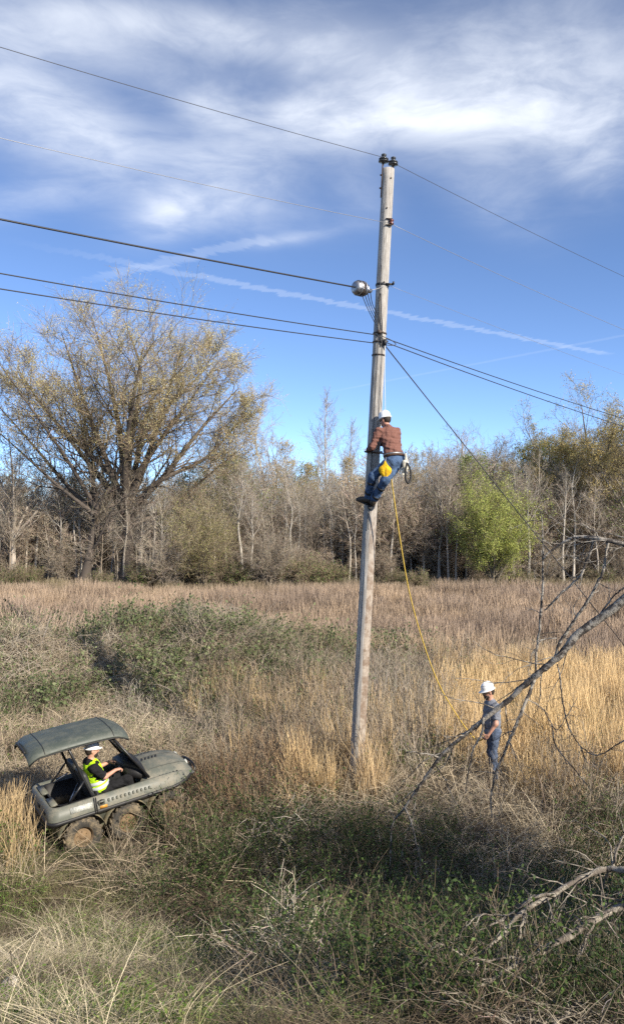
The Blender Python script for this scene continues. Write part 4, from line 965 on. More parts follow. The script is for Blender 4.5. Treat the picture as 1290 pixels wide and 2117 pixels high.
M['seatc'] = dirty('dark seat vinyl', (.025, .026, .026), (.06, .06, .05), .3, .5)
M['steelb'] = principled('black powder-coated tube', (.012, .012, .013), .4, 0, .5)
M['decal_w'] = principled('worn pale decal', (.55, .56, .52), .5, 0, .4, .5, 60, (.28, .29, .26))
M['decal_o'] = principled('orange warning decal', (.65, .30, .03), .5, 0, .4, .4, 70, (.4, .2, .05))
def glass_mat():
    m = bpy.data.materials.new('scratched clear screen'); m.use_nodes = True; t = NT(m.node_tree)
    tr = t.new('ShaderNodeBsdfTransparent'); tr.inputs[0].default_value = (.62, .64, .64, 1); gl = t.new('ShaderNodeBsdfGlossy'); gl.inputs['Roughness'].default_value = .12
    fr = t.new('ShaderNodeFresnel'); mx = t.new('ShaderNodeMixShader'); t.l.new(fr.outputs[0], mx.inputs[0]); t.l.new(tr.outputs[0], mx.inputs[1]); t.l.new(gl.outputs[0], mx.inputs[2])
    t.l.new(mx.outputs[0], t.n['Material Output'].inputs['Surface']); return m
M['screen'] = glass_mat()

AZ, AA, AC = -.40, R(32), np.array([-3.30, 13.2])
atv = empty('amphibious_vehicle', (AC[0], AC[1], AZ), (R(0), R(-6.0), AA), 'olive six-wheeled amphibious off-road vehicle with canopy standing in the weeds', 'vehicle')
def aw(x, y, z):
    """vehicle coordinates to the world"""
    v = Matrix.Rotation(AA, 4, 'Z') @ Matrix.Rotation(R(-6.0), 4, 'Y') @ Vector((x, y, z)); return np.array([v.x + AC[0], v.y + AC[1], v.z + AZ])
def outline(hx0, hx1, hw, rr, rf, n=7):
    """rounded plan outline, rear corners rr and front corners rf, counter-clockwise"""
    P = []
    for cx_, cy_, a0, r_ in ((hx1 - rf, hw - rf, 0, rf), (hx0 + rr, hw - rr, 90, rr), (hx0 + rr, -hw + rr, 180, rr), (hx1 - rf, -hw + rf, 270, rf)):
        for i in range(n): a = R(a0 + 90 * i / (n - 1)); P.append((cx_ + r_ * math.cos(a), cy_ + r_ * math.sin(a)))
    return np.array(P)
def rings(g, rs, cap0=False, cap1=False):
    k = len(rs[0]); base = g.n; V = np.concatenate(rs); idx = np.arange(len(V)).reshape(len(rs), k); a, b = idx[:-1], idx[1:]
    g.add(V, np.stack([a, np.roll(a, -1, 1), np.roll(b, -1, 1), b], -1).reshape(-1, 4))
    if cap0: g.p.append([int(i) + base for i in idx[0][::-1]])
    if cap1: g.p.append([int(i) + base for i in idx[-1]])
    return g
def ring(o, z, zf=None): return np.column_stack([o, np.full(len(o), z) if zf is None else zf(o[:, 0])])
rise = lambda z: (lambda x: z + .10 * np.clip((x - .3) / .95, 0, 1) ** 2)      # the hull sweeps up to the bow
# lower hull
g = G(); rings(g, [ring(outline(-1.0, .75, .45, .12, .25), .20), ring(outline(-1.1, 1.05, .50, .12, .35), .30, lambda x: .30 + .12 * np.clip((x - .3) / .8, 0, 1)), ring(outline(-1.18, 1.22, .56, .14, .45), .60, rise(.60))], True)
g.build('lower_hull', M['olive_low'], atv, smooth=False)
# rub rail
o1, o2 = outline(-1.27, 1.30, .725, .16, .50), outline(-1.24, 1.27, .70, .15, .48)
g = G(); rings(g, [ring(outline(-1.18, 1.22, .62, .14, .45), .60, rise(.585)), ring(o1, .60, rise(.60)), ring(o1, .64, rise(.645)), ring(o2, .65, rise(.655))]); g.build('rub_rail', M['blackp'], atv)
# upper tub: outer wall, rolled lip, inner wall and floor
lipz = lambda x: np.where(x < -.55, .85, np.interp(x, [-.55, -.42, .30, .42, .8, 1.3], [.85, .79, .79, .86, .88, .74]))
u0, u1, u2, u3 = outline(-1.25, 1.28, .71, .16, .49), outline(-1.21, 1.22, .665, .15, .45), outline(-1.17, 1.18, .63, .14, .42), outline(-1.12, 1.0, .57, .12, .35)
g = G(); rings(g, [ring(u0, .652, rise(.656)), ring(u0 * .995, .70, lambda x: .70 + .05 * np.clip((x - .3) / .95, 0, 1)), ring(u1, 0, lipz), ring(u2, 0, lambda x: lipz(x) + .005), ring(u3, 0, lambda x: lipz(x) - .05), ring(u3 * np.array([.97, .95]), .36)], False, True)
tub = g.build('tub', M['olive'], atv, smooth=False)
# black liner of the cargo bed and foot well
g = G(); lo = outline(-1.05, -.42, .52, .10, .08); rings(g, [ring(lo, .835), ring(outline(-1.02, -.45, .49, .10, .08), .40)], False, True); rings(g, [ring(outline(-1.08, -.40, .55, .1, .08), .842), ring(lo, .836)]); g.build('cargo_liner', M['blackp'], atv)
g = G(); box(g, (-1.10, .30, .845), (.10, .40, .03)); box(g, (-1.10, -.32, .845), (.10, .34, .03)); g.build('rear_deck', M['olive'], atv)
g = G(); box(g, (-.42, 0, .66), (.04, 1.04, .40)); g.build('bulkhead', M['blackp'], atv)
# pressed ribs on the side and recessed hand holds in the stern
for i in range(11):
    for sy in (-1, 1):
        g = G(); box(g, (-.30 + i * .068, sy * .690, .745), (.030, .03, .085), Matrix.Rotation(sy * R(-28), 3, 'X')); g.build('side_rib', M['olive'], atv)
for y_ in (-.36, 0, .36):
    g = G(); box(g, (-1.236, y_, .735), (.02, .16, .04)); g.build('hand_hold', M['blackp'], atv)
for sy in (-1, 1):
    g = G(); box(g, (-.42, sy * .700, .745), (.10, .035, .12), Matrix.Rotation(sy * R(-26), 3, 'X')); hs_ = g.build('fuel_filler', M['olive'], atv)
    g = G(); add_tube(g, [(-.42, sy * .69, .77), (-.42, sy * .735, .785)], .035, 14); g.build('cap', M['blackp'], hs_)
g = G(); box(g, (-.74, -.697, .765), (.34, .012, .085), Matrix.Rotation(R(-17), 3, 'X')); g.build('decal', M['decal_w'], atv)['label'] = 'worn pale decal on the side'
g = G(); box(g, (-.395, -.716, .69), (.12, .004, .05), Matrix.Rotation(R(6), 3, 'X')); g.build('decal', M['decal_o'], atv)['label'] = 'small orange warning decal'
for xx in (-.53, -.50):
    g = G(); add_tube(g, smooth_path(np.array([(xx, -.60, .86), (xx, -.69, .84), (xx, -.725, .72), (xx, -.735, .62)]), 8), .007, 5); g.build('tie_cord', M['blackp'], atv)
# hood
nx, ny = 16, 15; hv = np.zeros((nx, ny, 3))
for i, x in enumerate(np.linspace(.34, 1.255, nx)):
    u = (x - .34) / .915; wd = .665 * (1 - max(0, u - .45) ** 2.2 * 1.0); top = np.interp(u, [0, .15, .5, .8, .93, 1], [.95, 1.02, 1.02, .975, .90, .78])
    for j in range(ny):
        v = -1 + 2 * j / (ny - 1); zz = top - (top - .72) * abs(v) ** 3.2
        if u > .97: zz = min(zz, .76)
        zz -= .02 * math.exp(-((abs(v) - .45) / .08) ** 2) * (u < .8)
        hv[i, j] = (x, wd * v, zz)
idx = np.arange(nx * ny).reshape(nx, ny); g = G(); g.add(hv.reshape(-1, 3), np.stack([idx[:-1, :-1], idx[1:, :-1], idx[1:, 1:], idx[:-1, 1:]], -1).reshape(-1, 4))
g.p.append([int(q) for q in idx[0]][::1]); hood = g.build('hood', M['olive'], atv, smooth=True)
def hoodpt(x, v):
    u = (x - .34) / .915; i = u * (nx - 1); j = (v + 1) / 2 * (ny - 1); i0, j0 = min(int(i), nx - 2), min(int(j), ny - 2); fi, fj = i - i0, j - j0
    q = lambda a_, b_: hv[a_, b_]
    p_ = (q(i0, j0) * (1 - fi) + q(i0 + 1, j0) * fi) * (1 - fj) + (q(i0, j0 + 1) * (1 - fi) + q(i0 + 1, j0 + 1) * fi) * fj
    nrm = np.cross(q(i0 + 1, j0) - q(i0, j0), q(i0, j0 + 1) - q(i0, j0)); return p_, nrm / np.linalg.norm(nrm)
for row_v, x0, n_, ln in ((-.12, .50, 5, .10), (-.12, .50, 0, .1), (-.86, .62, 6, .05), (.45, .5, 5, .1)):
    for i in range(n_):
        p_, nr = hoodpt(x0 + i * .062, row_v); mm = frame(p_ + nr * .002, nr, (.35, 1, 0) if abs(row_v) < .6 else (.3, 0, 1))
        g = G(); V = np.array([[x, y, z] for x in (-ln / 2, ln / 2) for y in (-.014, .014) for z in (-.006, .006)]); mmn = np.array(mm); V = V @ mmn[:3, :3].T + mmn[:3, 3]
        g.add(V, np.array([[0, 1, 3, 2], [4, 6, 7, 5], [0, 4, 5, 1], [2, 3, 7, 6], [0, 2, 6, 4], [1, 5, 7, 3]])); g.build('louver', M['blackp'], hood)
for sy in (-1, 1):
    g = G(); lathe(g, [(0, .02), (.045, .015), (.055, 0), (.05, -.03), (0, -.03)], 14, frame((1.225, sy * .25, .83), (1, sy * .2, .25))); g.build('headlight', M['decal_w'], atv, smooth=True)
# winch and brush bar at the bow
g = G(); add_tube(g, smooth_path(np.array([(1.15, -.34, .62), (1.32, -.32, .64), (1.36, -.26, .74), (1.36, 0, .78), (1.36, .26, .74), (1.32, .32, .64), (1.15, .34, .62)]), 28), .016, 8)
add_tube(g, [(1.35, -.16, .77), (1.31, -.16, .62)], .013, 6); add_tube(g, [(1.35, .16, .77), (1.31, .16, .62)], .013, 6); g.build('brush_bar', M['steelb'], atv)
g = G(); add_tube(g, [(1.36, -.13, .72), (1.36, .13, .72)], .05, 12); box(g, (1.33, 0, .66), (.10, .30, .03)); g.build('winch', M['rust'], atv)
# seats, console, handlebar
g = G()
rings(g, [ring(outline(-.40, .08, .53, .06, .08), .60), ring(outline(-.40, .10, .54, .06, .08), .68), ring(outline(-.38, .08, .52, .06, .08), .72)], True, True); g.build('seat', M['seatc'], atv, smooth=False)
for yc_ in (-.27, .27):
    g = G(); mm = np.array(Matrix.Translation((-.47, yc_, .70)) @ Matrix.Rotation(R(-14), 4, 'Y'))
    bo = outline(0, .52, .22, .07, .07); rs = [np.column_stack([np.full(len(bo), t_), bo[:, 1] * k_, bo[:, 0] * k_ + .01]) for t_, k_ in ((-.045, .94), (-.03, 1), (.02, 1), (.045, .93))]
    rings(g, rs, True, True); V = g.v[0] @ mm[:3, :3].T + mm[:3, 3]; g.v[0] = V.astype(np.float32); g.build('backrest', M['seatc'], atv)
g = G(); rings(g, [np.column_stack([np.full(14, x), c_[:, 0] * w_, c_[:, 1] * h_ + z_]) for x, w_, h_, z_ in ((.10, .30, .08, .99), (.13, .42, .14, .98), (.25, .52, .17, .96), (.40, .56, .17, .93)) for c_ in [np.column_stack([np.cos(np.arange(14) / 14 * 6.283), np.sin(np.arange(14) / 14 * 6.283)])]], True, True); g.build('dash', M['blackp'], atv, smooth=True)
g = G(); add_tube(g, smooth_path(np.array([(-.02, -.50, 1.09), (.02, -.36, 1.11), (.07, -.27, 1.06), (.07, -.11, 1.06), (.02, -.02, 1.11), (-.02, .12, 1.09)]), 20), .014, 8); add_tube(g, [(.07, -.19, 1.06), (.20, -.19, .98)], .025, 8); g.build('handlebar', M['steelb'], atv)
# roll hoop, windscreen, canopy
for xr, zb, xt, zt_, nm in ((-.50, .80, -.80, 1.70, 'roll_hoop'),):
    g = G(); add_tube(g, smooth_path(np.array([(xr, -.55, zb), (xr - .14, -.54, zb + .4), (xt, -.47, zt_), (xt, 0, zt_ + .03), (xt, .47, zt_), (xr - .14, .54, zb + .4), (xr, .55, zb)]), 36), .022, 8); g.build(nm, M['steelb'], atv, smooth=True)
for sy in (-1, 1):
    g = G(); add_tube(g, [(-.88, sy * .56, .84), (-.62, sy * .55, 1.12)], .016, 6); g.build('brace', M['steelb'], atv)
    g = G(); add_tube(g, [(-.86, sy * .50, .845), (-.66, sy * .30, .86 + .16)], .013, 6); g.build('gas_strut', M['galv'], atv)
W0, W1, WT0, WT1 = np.array([.42, -.60, .90]), np.array([.42, .60, .90]), np.array([-.10, -.50, 1.70]), np.array([-.10, .50, 1.70])
g = G(); add_tube(g, [W0, WT0], .022, 8); add_tube(g, [W1, WT1], .022, 8); add_tube(g, [WT0, WT1], .018, 8); add_tube(g, [W0, W1], .022, 8); mid0, mid1 = W0 * .45 + WT0 * .55, W1 * .45 + WT1 * .55; add_tube(g, [mid0, mid1], .012, 6); wf = g.build('windscreen_frame', M['steelb'], atv)
g = G(); nrm = np.cross(W1 - W0, WT0 - W0); nrm = nrm / np.linalg.norm(nrm) * .003
g.add(np.array([W0 + nrm, W1 + nrm, WT1 + nrm, WT0 + nrm, W0 - nrm, W1 - nrm, WT1 - nrm, WT0 - nrm]), np.array([[0, 1, 2, 3], [7, 6, 5, 4], [0, 4, 5, 1], [1, 5, 6, 2], [2, 6, 7, 3], [3, 7, 4, 0]])); g.build('windscreen', M['screen'], wf)
nx2, ny2 = 20, 15; rv = np.zeros((2, nx2, ny2, 3))
for i in range(nx2):
    u = i / (nx2 - 1); x = -1.42 + 1.60 * u
    wd = .575 * (1 - .10 * max(0, (u - .8) / .2) ** 2 - .05 * max(0, (.12 - u) / .12)); top = 1.80 + .035 * math.sin(u * 3.0) - .10 * max(0, (u - .82) / .18) ** 2 - .09 * max(0, (.1 - u) / .1) ** 1.5
    for j in range(ny2):
        v = -1 + 2 * j / (ny2 - 1); edge = .075 * abs(v) ** 7 + .03 * v * v
        ch = .012 * (math.exp(-((abs(v) - .38) / .06) ** 2)) * (.1 < u < .9)
        rv[0, i, j] = (x, wd * v, top - edge - ch); rv[1, i, j] = (x * 1.0, wd * v * .985, top - edge - .03 if abs(v) > .95 else top - edge - .02)
g = G(); idx = np.arange(nx2 * ny2).reshape(nx2, ny2); qd = np.stack([idx[:-1, :-1], idx[1:, :-1], idx[1:, 1:], idx[:-1, 1:]], -1).reshape(-1, 4)
g.add(rv[0].reshape(-1, 3), qd); g.add(rv[1].reshape(-1, 3), qd[:, ::-1])
N0 = nx2 * ny2; bd = list(idx[:, 0]) + list(idx[-1, 1:]) + list(idx[::-1, -1][1:]) + list(idx[0, ::-1][1:-1])
for q in range(len(bd)):
    a_, b_ = int(bd[q]), int(bd[(q + 1) % len(bd)]); g.q.append(np.array([[a_, a_ + N0, b_ + N0, b_]]))
canopy = g.build('canopy', M['roofc'], atv, smooth=True)
g = G(); rs = [np.column_stack([np.full(12, x), .33 * w_ * np.cos(np.arange(12) / 12 * 6.283), z_ + .035 * w_ * np.sin(np.arange(12) / 12 * 6.283)]) for x, w_, z_ in ((-1.405, 1, 1.735), (-1.428, 1, 1.735), (-1.432, .85, 1.735))]; rings(g, rs, True, True); g.build('rear_slot', M['blackp'], canopy)
for u_ in (16, 3):
    g = G(); add_tube(g, rv[0, u_] + (0, 0, .003), .006, 5); g.build('seam', M['blackp'], canopy)
for sy in (0, -1):
    g = G(); add_tube(g, rv[1][:, sy] + (0, 0, -.004), .010, 6); g.build('edge_trim', M['blackp'], canopy)
for v_ in (-.62, .0, .62):
    g = G(); add_tube(g, [hoodpt(.36 + .85 * q_, v_)[0] + np.array([0, 0, .002]) for q_ in np.linspace(0, 1, 12)], .004, 4); g.build('seam', M['blackp'], hood)
# wheels
def wheel_meshes():
    g = G(); prof = [(.17, -.11), (.20, -.13), (.27, -.138), (.305, -.125), (.318, -.09), (.322, 0), (.318, .09), (.305, .125), (.27, .138), (.20, .13), (.17, .11)]
    m0 = Matrix.Rotation(R(90), 4, 'X'); lathe(g, prof, 28, m0)
    for k in range(20):
        for sgn in (-1, 1):
            a = 2 * math.pi * (k + .25 * sgn) / 20; c_, s_n = math.cos(a), math.sin(a)
            box(g, (.322 * c_, sgn * .062, .322 * s_n), (.028, .10, .045), Matrix.Rotation(-a, 3, 'Y') @ Matrix.Rotation(sgn * R(24), 3, 'X'))
    ty = g.mesh('tyre'); ty.materials.append(M['tyre'])
    g = G(); lathe(g, [(.17, -.11), (.165, -.10), (.15, -.085), (.15, .085), (.165, .10), (.17, .11)], 24, m0); lathe(g, [(0, .055), (.05, .055), (.055, .04), (.10, .035), (.15, .06), (.15, .05), (.10, .02), (0, .02)], 24, m0); lathe(g, [(0, -.055), (.05, -.055), (.055, -.04), (.10, -.035), (.15, -.06), (.15, -.05), (0, -.02)], 24, m0)
    for k in range(5):
        for sgn in (-1, 1): a = k * 1.2566; add_tube(g, [(.075 * math.cos(a), sgn * .03, .075 * math.sin(a)), (.075 * math.cos(a), sgn * .055, .075 * math.sin(a))], .010, 6)
    ri = g.mesh('rim'); ri.materials.append(M['rim']); return ty, ri
tyre_m, rim_m = wheel_meshes()
for x in (-.75, -.02, .71):
    for y in (-.60, .60):
        wo = obj_from(tyre_m, 'wheel', atv, (x, y, .30)); wo.rotation_euler = (0, x * 3 + y, 0); wo.scale = (.92, .92, .92); obj_from(rim_m, 'rim', wo)
    # muddy wheel arch
    for sy in (-1, 1):
        aa = np.linspace(R(10), R(170), 14); ir = np.column_stack([x + .37 * np.cos(aa), np.full(14, sy * .545), .315 + .335 * np.sin(aa)]); orr = ir.copy(); orr[:, 1] = sy * .70
        orr[:, 2] = np.minimum(orr[:, 2], .61); ir[:, 2] = np.minimum(ir[:, 2], .605)
        g = G(); i0 = np.arange(13); g.add(np.concatenate([ir, orr, ir + (0, 0, .012), orr + (0, 0, .012)]), np.concatenate([np.stack([i0, i0 + 1, i0 + 15, i0 + 14], 1), np.stack([i0 + 28, i0 + 42, i0 + 43, i0 + 29], 1), np.stack([i0 + 14, i0 + 15, i0 + 43, i0 + 42], 1)])); g.build('wheel_arch', M['olive_low'], atv)
# ------------------------------------------------------------------ people: each body one continuous surface
class SDF:
    def __init__(s): s.pr = []
    def cone(s, a, b, ra, rb, k=.03): s.pr.append(('c', np.asarray(a, float), np.asarray(b, float), ra, rb, k)); return s
    def chain(s, pts, rs, k=.03):
        for i in range(len(pts) - 1): s.cone(pts[i], pts[i + 1], rs[i], rs[i + 1], k)
        return s
    def ell(s, c, r, rot=None, k=.03): s.pr.append(('e', np.asarray(c, float), np.asarray(r, float), np.eye(3) if rot is None else np.asarray(rot, float), 0, k)); return s
    def bounds(s):
        lo, hi = [], []
        for p in s.pr:
            if p[0] == 'c': lo.append(np.minimum(p[1] - p[3], p[2] - p[4])); hi.append(np.maximum(p[1] + p[3], p[2] + p[4]))
            else: m_ = p[2].max(); lo.append(p[1] - m_); hi.append(p[1] + m_)
        return np.min(lo, 0), np.max(hi, 0)
    def mesh(s, name, h, wrinkle=0.0):
        lo, hi = s.bounds(); lo = lo - 3 * h; hi = hi + 3 * h; n = np.ceil((hi - lo) / h).astype(int) + 1
        ax = [lo[i] + np.arange(n[i]) * h for i in range(3)]; D = np.full(n, .5, np.float32)
        for p in s.pr:
            if p[0] == 'c': l, u = np.minimum(p[1] - p[3], p[2] - p[4]), np.maximum(p[1] + p[3], p[2] + p[4])
            else: m_ = p[2].max(); l, u = p[1] - m_, p[1] + m_
            k = p[5]; mg = k + 2 * h
            i0 = np.maximum(((l - mg - lo) / h).astype(int), 0); i1 = np.minimum(((u + mg - lo) / h).astype(int) + 2, n); sl = tuple(slice(i0[i], i1[i]) for i in range(3))
            X_, Y_, Z_ = np.meshgrid(ax[0][sl[0]], ax[1][sl[1]], ax[2][sl[2]], indexing='ij'); Q = np.stack([X_, Y_, Z_], -1)
            if p[0] == 'c':
                ab = p[2] - p[1]; L2 = max(float(ab @ ab), 1e-9); t = np.clip(((Q - p[1]) @ ab) / L2, 0, 1)
                d = np.linalg.norm(Q - p[1] - t[..., None] * ab, axis=-1) - (p[3] + (p[4] - p[3]) * t)
            else:
                q = (Q - p[1]) @ p[3]; q = q / p[2]; ln = np.linalg.norm(q, axis=-1); d = (ln - 1) * ln / np.maximum(np.linalg.norm(q / p[2], axis=-1), 1e-6)
            e = D[sl]; hh = np.clip(.5 + .5 * (e - d) / k, 0, 1); D[sl] = e * (1 - hh) + d * hh - k * hh * (1 - hh)
        if wrinkle:                       # folds of loose cloth
            X_, Y_, Z_ = np.meshgrid(*ax, indexing='ij'); rw = np.random.default_rng(len(s.pr))
            for k_ in range(6):
                kv = rw.normal(size=3) * np.array([26, 26, 38]) * rw.uniform(.6, 1.4); D += (wrinkle / 2.4 * np.sin(X_ * kv[0] + Y_ * kv[1] + Z_ * kv[2] + rw.random() * 6.28 + 1.5 * np.sin(Z_ * 17 + k_))).astype(np.float32)
        neg = D < 0; c8 = [neg[i:n[0] - 1 + i, j:n[1] - 1 + j, k:n[2] - 1 + k] for i in (0, 1) for j in (0, 1) for k in (0, 1)]
        cs = sum(q.astype(np.int8) for q in c8); act = (cs > 0) & (cs < 8); I = np.argwhere(act); vid = np.full(act.shape, -1, np.int64); vid[act] = np.arange(len(I))
        acc_ = np.zeros((len(I), 3)); num = np.zeros(len(I))
        for ax_ in range(3):
            o1, o2 = [q for q in range(3) if q != ax_]
            for b1 in (0, 1):
                for b2 in (0, 1):
                    A = I.copy(); A[:, o1] += b1; A[:, o2] += b2; B = A.copy(); B[:, ax_] += 1
                    da, db = D[tuple(A.T)], D[tuple(B.T)]; cr = (da < 0) != (db < 0); t = np.where(cr, da / np.where(cr, da - db, 1), 0)
                    P_ = A.astype(float); P_[:, ax_] += t; acc_[cr] += P_[cr]; num += cr
        V = lo + acc_ / np.maximum(num, 1)[:, None] * h
        F = []
        for ax_ in range(3):
            o1, o2 = (ax_ + 1) % 3, (ax_ + 2) % 3; s0 = [slice(None)] * 3; s1 = [slice(None)] * 3; s0[ax_] = slice(0, -1); s1[ax_] = slice(1, None)
            a_, b_ = neg[tuple(s0)], neg[tuple(s1)]; E = np.argwhere(a_ != b_); E = E[(E[:, o1] > 0) & (E[:, o2] > 0) & (E[:, o1] < n[o1] - 1) & (E[:, o2] < n[o2] - 1)]
            fl = a_[tuple(E.T)]; c = []
            for d1, d2 in ((-1, -1), (0, -1), (0, 0), (-1, 0)):
                Q = E.copy(); Q[:, o1] += d1; Q[:, o2] += d2; c.append(vid[tuple(Q.T)])
            q = np.stack(c, 1); q[~fl] = q[~fl][:, ::-1]; F.append(q)
        return V, np.concatenate(F)
    def build(s, name, h, mat, parent, origin, wrinkle=0.0):
        V, F = s.mesh(name, h, wrinkle); return G().add(V - np.asarray(origin), F).build(name, mat, parent, smooth=True)

def cloth(name, color, var=.35, vs=9, rough=.9, check=None):
    m = principled(name, color, rough, 0, .15, var, vs)
    t = NT(m.node_tree); p = t.n['Principled BSDF']; tcn = t.new('ShaderNodeTexCoord')
    n_ = t.noise(tcn.outputs['Object'], 14, 5, .6); b = t.new('ShaderNodeBump'); b.inputs['Strength'].default_value = .9; b.inputs['Distance'].default_value = .035
    t.l.new(n_, b.inputs['Height']); t.l.new(b.outputs[0], p.inputs['Normal'])
    if check:
        sp_ = t.new('ShaderNodeSeparateXYZ'); t.l.new(tcn.outputs['Object'], sp_.inputs[0]); u = t.m('ADD', sp_.outputs[0], t.m('MULTIPLY', sp_.outputs[1], -.6))
        ln = lambda v, f: t.smooth(t.m('SINE', t.m('MULTIPLY', v, f)), .35, .85)
        c = t.mix(t.m('MULTIPLY', ln(u, 150.0), .14), (*color, 1), (*check, 1)); c = t.mix(t.m('MULTIPLY', ln(sp_.outputs[2], 140.0), .14), c, (*check, 1))
        t.l.new(c, p.inputs['Base Color'])
    return m
M['skin'] = principled('skin', (.50, .27, .19), .5, 0, .4, .18, 14)
M['skin2'] = principled('sunburnt skin', (.47, .23, .155), .5, 0, .4, .18, 14)
M['hat'] = principled('white hard hat', (.80, .80, .78), .28, 0, .5)
M['hair'] = principled('dark hair', (.03, .022, .017), .7, 0, .3)
M['plaid'] = cloth('rust-brown checked shirt', (.165, .078, .06), check=(.235, .13, .105))
M['denim'] = cloth('blue denim', (.075, .125, .22), .4, 12)
M['denim2'] = cloth('faded denim', (.085, .11, .165), .4, 12)
M['greytee'] = cloth('heather grey cotton', (.19, .205, .24), .2, 16)
M['black'] = cloth('black cotton', (.018, .018, .02), .3, 12)
M['vest'] = cloth('fluorescent yellow-green vest', (.52, .86, .02), .12, 9)
M['silver'] = principled('reflective tape', (.62, .66, .66), .35, .3, .5)
M['boot'] = principled('worn leather boot', (.075, .055, .04), .6, 0, .4, .4, 20)
M['leather'] = principled('brown leather belt', (.09, .05, .03), .6, 0, .4, .4, 30)
M['glove'] = principled('dark glove', (.03, .022, .022), .8, 0, .2, .3, 40)
M['bagy'] = cloth('yellow canvas', (.72, .42, .02), .25, 10)
M['glovew'] = cloth('off-white work glove', (.66, .62, .5), .3, 18)
M['strapb'] = principled('black strap', (.018, .018, .018), .6, 0, .3)
M['spec'] = principled('smoked lens', (.05, .035, .02), .15, .0, .8)

def hand(s, wrist, d, palm, side, size=1.0, curl=.6, k=.008):
    """palm and five fingers: d along the hand, palm = the way the palm faces, side = towards the thumb"""
    d = unit(d); palm = unit(palm - d * np.dot(palm, d)); side = unit(side - d * np.dot(side, d) - palm * np.dot(side, palm))
    c = np.asarray(wrist) + d * .045 * size; rot = np.stack([d, side, palm], 1)
    s.ell(c, np.array([.055, .045, .019]) * size, rot, .02)
    for i, (o, ln) in enumerate(((.030, .072), (.010, .082), (-.011, .076), (-.031, .058))):
        b0 = c + d * .038 * size + side * o * size; d1 = unit(d * math.cos(curl * .6) + palm * math.sin(curl * .6)); d2 = unit(d * math.cos(curl * 1.5) + palm * math.sin(curl * 1.5)); d3 = unit(d * math.cos(curl * 2.3) + palm * math.sin(curl * 2.3))
        p1 = b0 + d1 * ln * .48 * size; p2 = p1 + d2 * ln * .32 * size; p3 = p2 + d3 * ln * .25 * size
        s.chain([b0, p1, p2, p3], [.0105 * size, .0098 * size, .009 * size, .0078 * size], k)
    b0 = c - d * .02 * size + side * .036 * size + palm * .006; p1 = b0 + unit(d * .55 + side * .75 + palm * .35) * .036 * size; p2 = p1 + unit(d * .85 + side * .1 + palm * .5) * .034 * size
    s.chain([b0, p1, p2], [.0135 * size, .0115 * size, .009 * size], k)
def head(s, c, f, up, size=1.0):
    """skull, face, nose, ears"""
    f = unit(f); up = unit(up - f * np.dot(up, f)); r = np.cross(f, up); rot = np.stack([f, r, up], 1); C = np.asarray(c); z = size
    s.ell(C + up * .02 * z - f * .01 * z, np.array([.098, .077, .105]) * z, rot, .02); s.ell(C - up * .05 * z + f * .025 * z, np.array([.07, .06, .072]) * z, rot, .03)
    s.ell(C - up * .098 * z + f * .058 * z, np.array([.026, .03, .02]) * z, rot, .025); s.cone(C + f * .088 * z + up * .012 * z, C + f * .108 * z - up * .03 * z, .009 * z, .015 * z, .012)
    s.ell(C + f * .082 * z + up * .03 * z, np.array([.02, .05, .012]) * z, rot, .02); s.ell(C + f * .085 * z - up * .066 * z, np.array([.013, .024, .009]) * z, rot, .01)
    for q in (-1, 1): s.ell(C + r * .078 * q * z - up * .012 * z - f * .008 * z, np.array([.02, .009, .032]) * z, rot, .008)
def face_parts(C, f, up, parent, O, size=1.0, beard=None, eyes=True):
    f = unit(f); up = unit(up - f * np.dot(up, f)); r = np.cross(f, up); rot = np.stack([f, r, up], 1); z = size
    if eyes:
        for q in (-1, 1):
            g = G(); lathe(g, [(0, -.011), (.008, -.008), (.011, 0), (.008, .008), (0, .011)], 10, Matrix.Translation(Vector(C + f * .083 * z + r * .031 * q * z + up * .008 * z - O))); g.build('eye', M['hair'], parent, smooth=True)
    if beard:
        s = SDF(); s.ell(C - up * .068 * z + f * .036 * z, np.array([.066, .063, .062]) * z, rot, .02); s.ell(C - up * .105 * z + f * .062 * z, np.array([.032, .034, .028]) * z, rot, .02)
        s.ell(C - up * .05 * z + f * .094 * z, np.array([.012, .034, .010]) * z, rot, .012); s.build('beard', .007, beard, parent, O)
def hard_hat(C, f, up, parent, O, size=1.0, brim_front=.042):
    f = unit(f); up = unit(up - f * np.dot(up, f)); r = np.cross(f, up); mm = Matrix.Identity(4)
    for i in range(3): mm[i][0], mm[i][1], mm[i][2], mm[i][3] = f[i], -r[i], up[i], (C + up * .040 * size - O)[i]
    mm = np.array(mm); n = 28; th = np.arange(n) / n * 2 * np.pi; rs = []
    for rr_, z_, ext in ((.90, -.006, 1), (.90, .0, 1), (.80, .004, 0), (.795, .03, 0), (.77, .06, 0), (.69, .09, 0), (.54, .115, 0), (.32, .13, 0), (.12, .135, 0), (.02, .136, 0)):
        q = np.stack([.148 * rr_ * np.cos(th) + (np.maximum(np.cos(th), 0) ** 3) * brim_front * ext, .122 * rr_ * np.sin(th), np.full(n, z_) - ext * .012 * np.maximum(np.cos(th), 0)], 1) * size
        rs.append(q @ mm[:3, :3].T + mm[:3, 3])
    g = G(); rings(g, rs, True, True); hat = g.build('hard_hat', M['hat'], parent, smooth=True)
    g = G(); P_ = np.array([(.105, 0, .035), (.085, 0, .085), (.03, 0, .128), (-.03, 0, .131), (-.09, 0, .088), (-.11, 0, .04)]) * size; P_ = smooth_path(P_, 18) @ mm[:3, :3].T + mm[:3, 3]
    add_tube(g, P_, .016 * size, 8); g.build('crown_ridge', M['hat'], hat, smooth=True); return hat

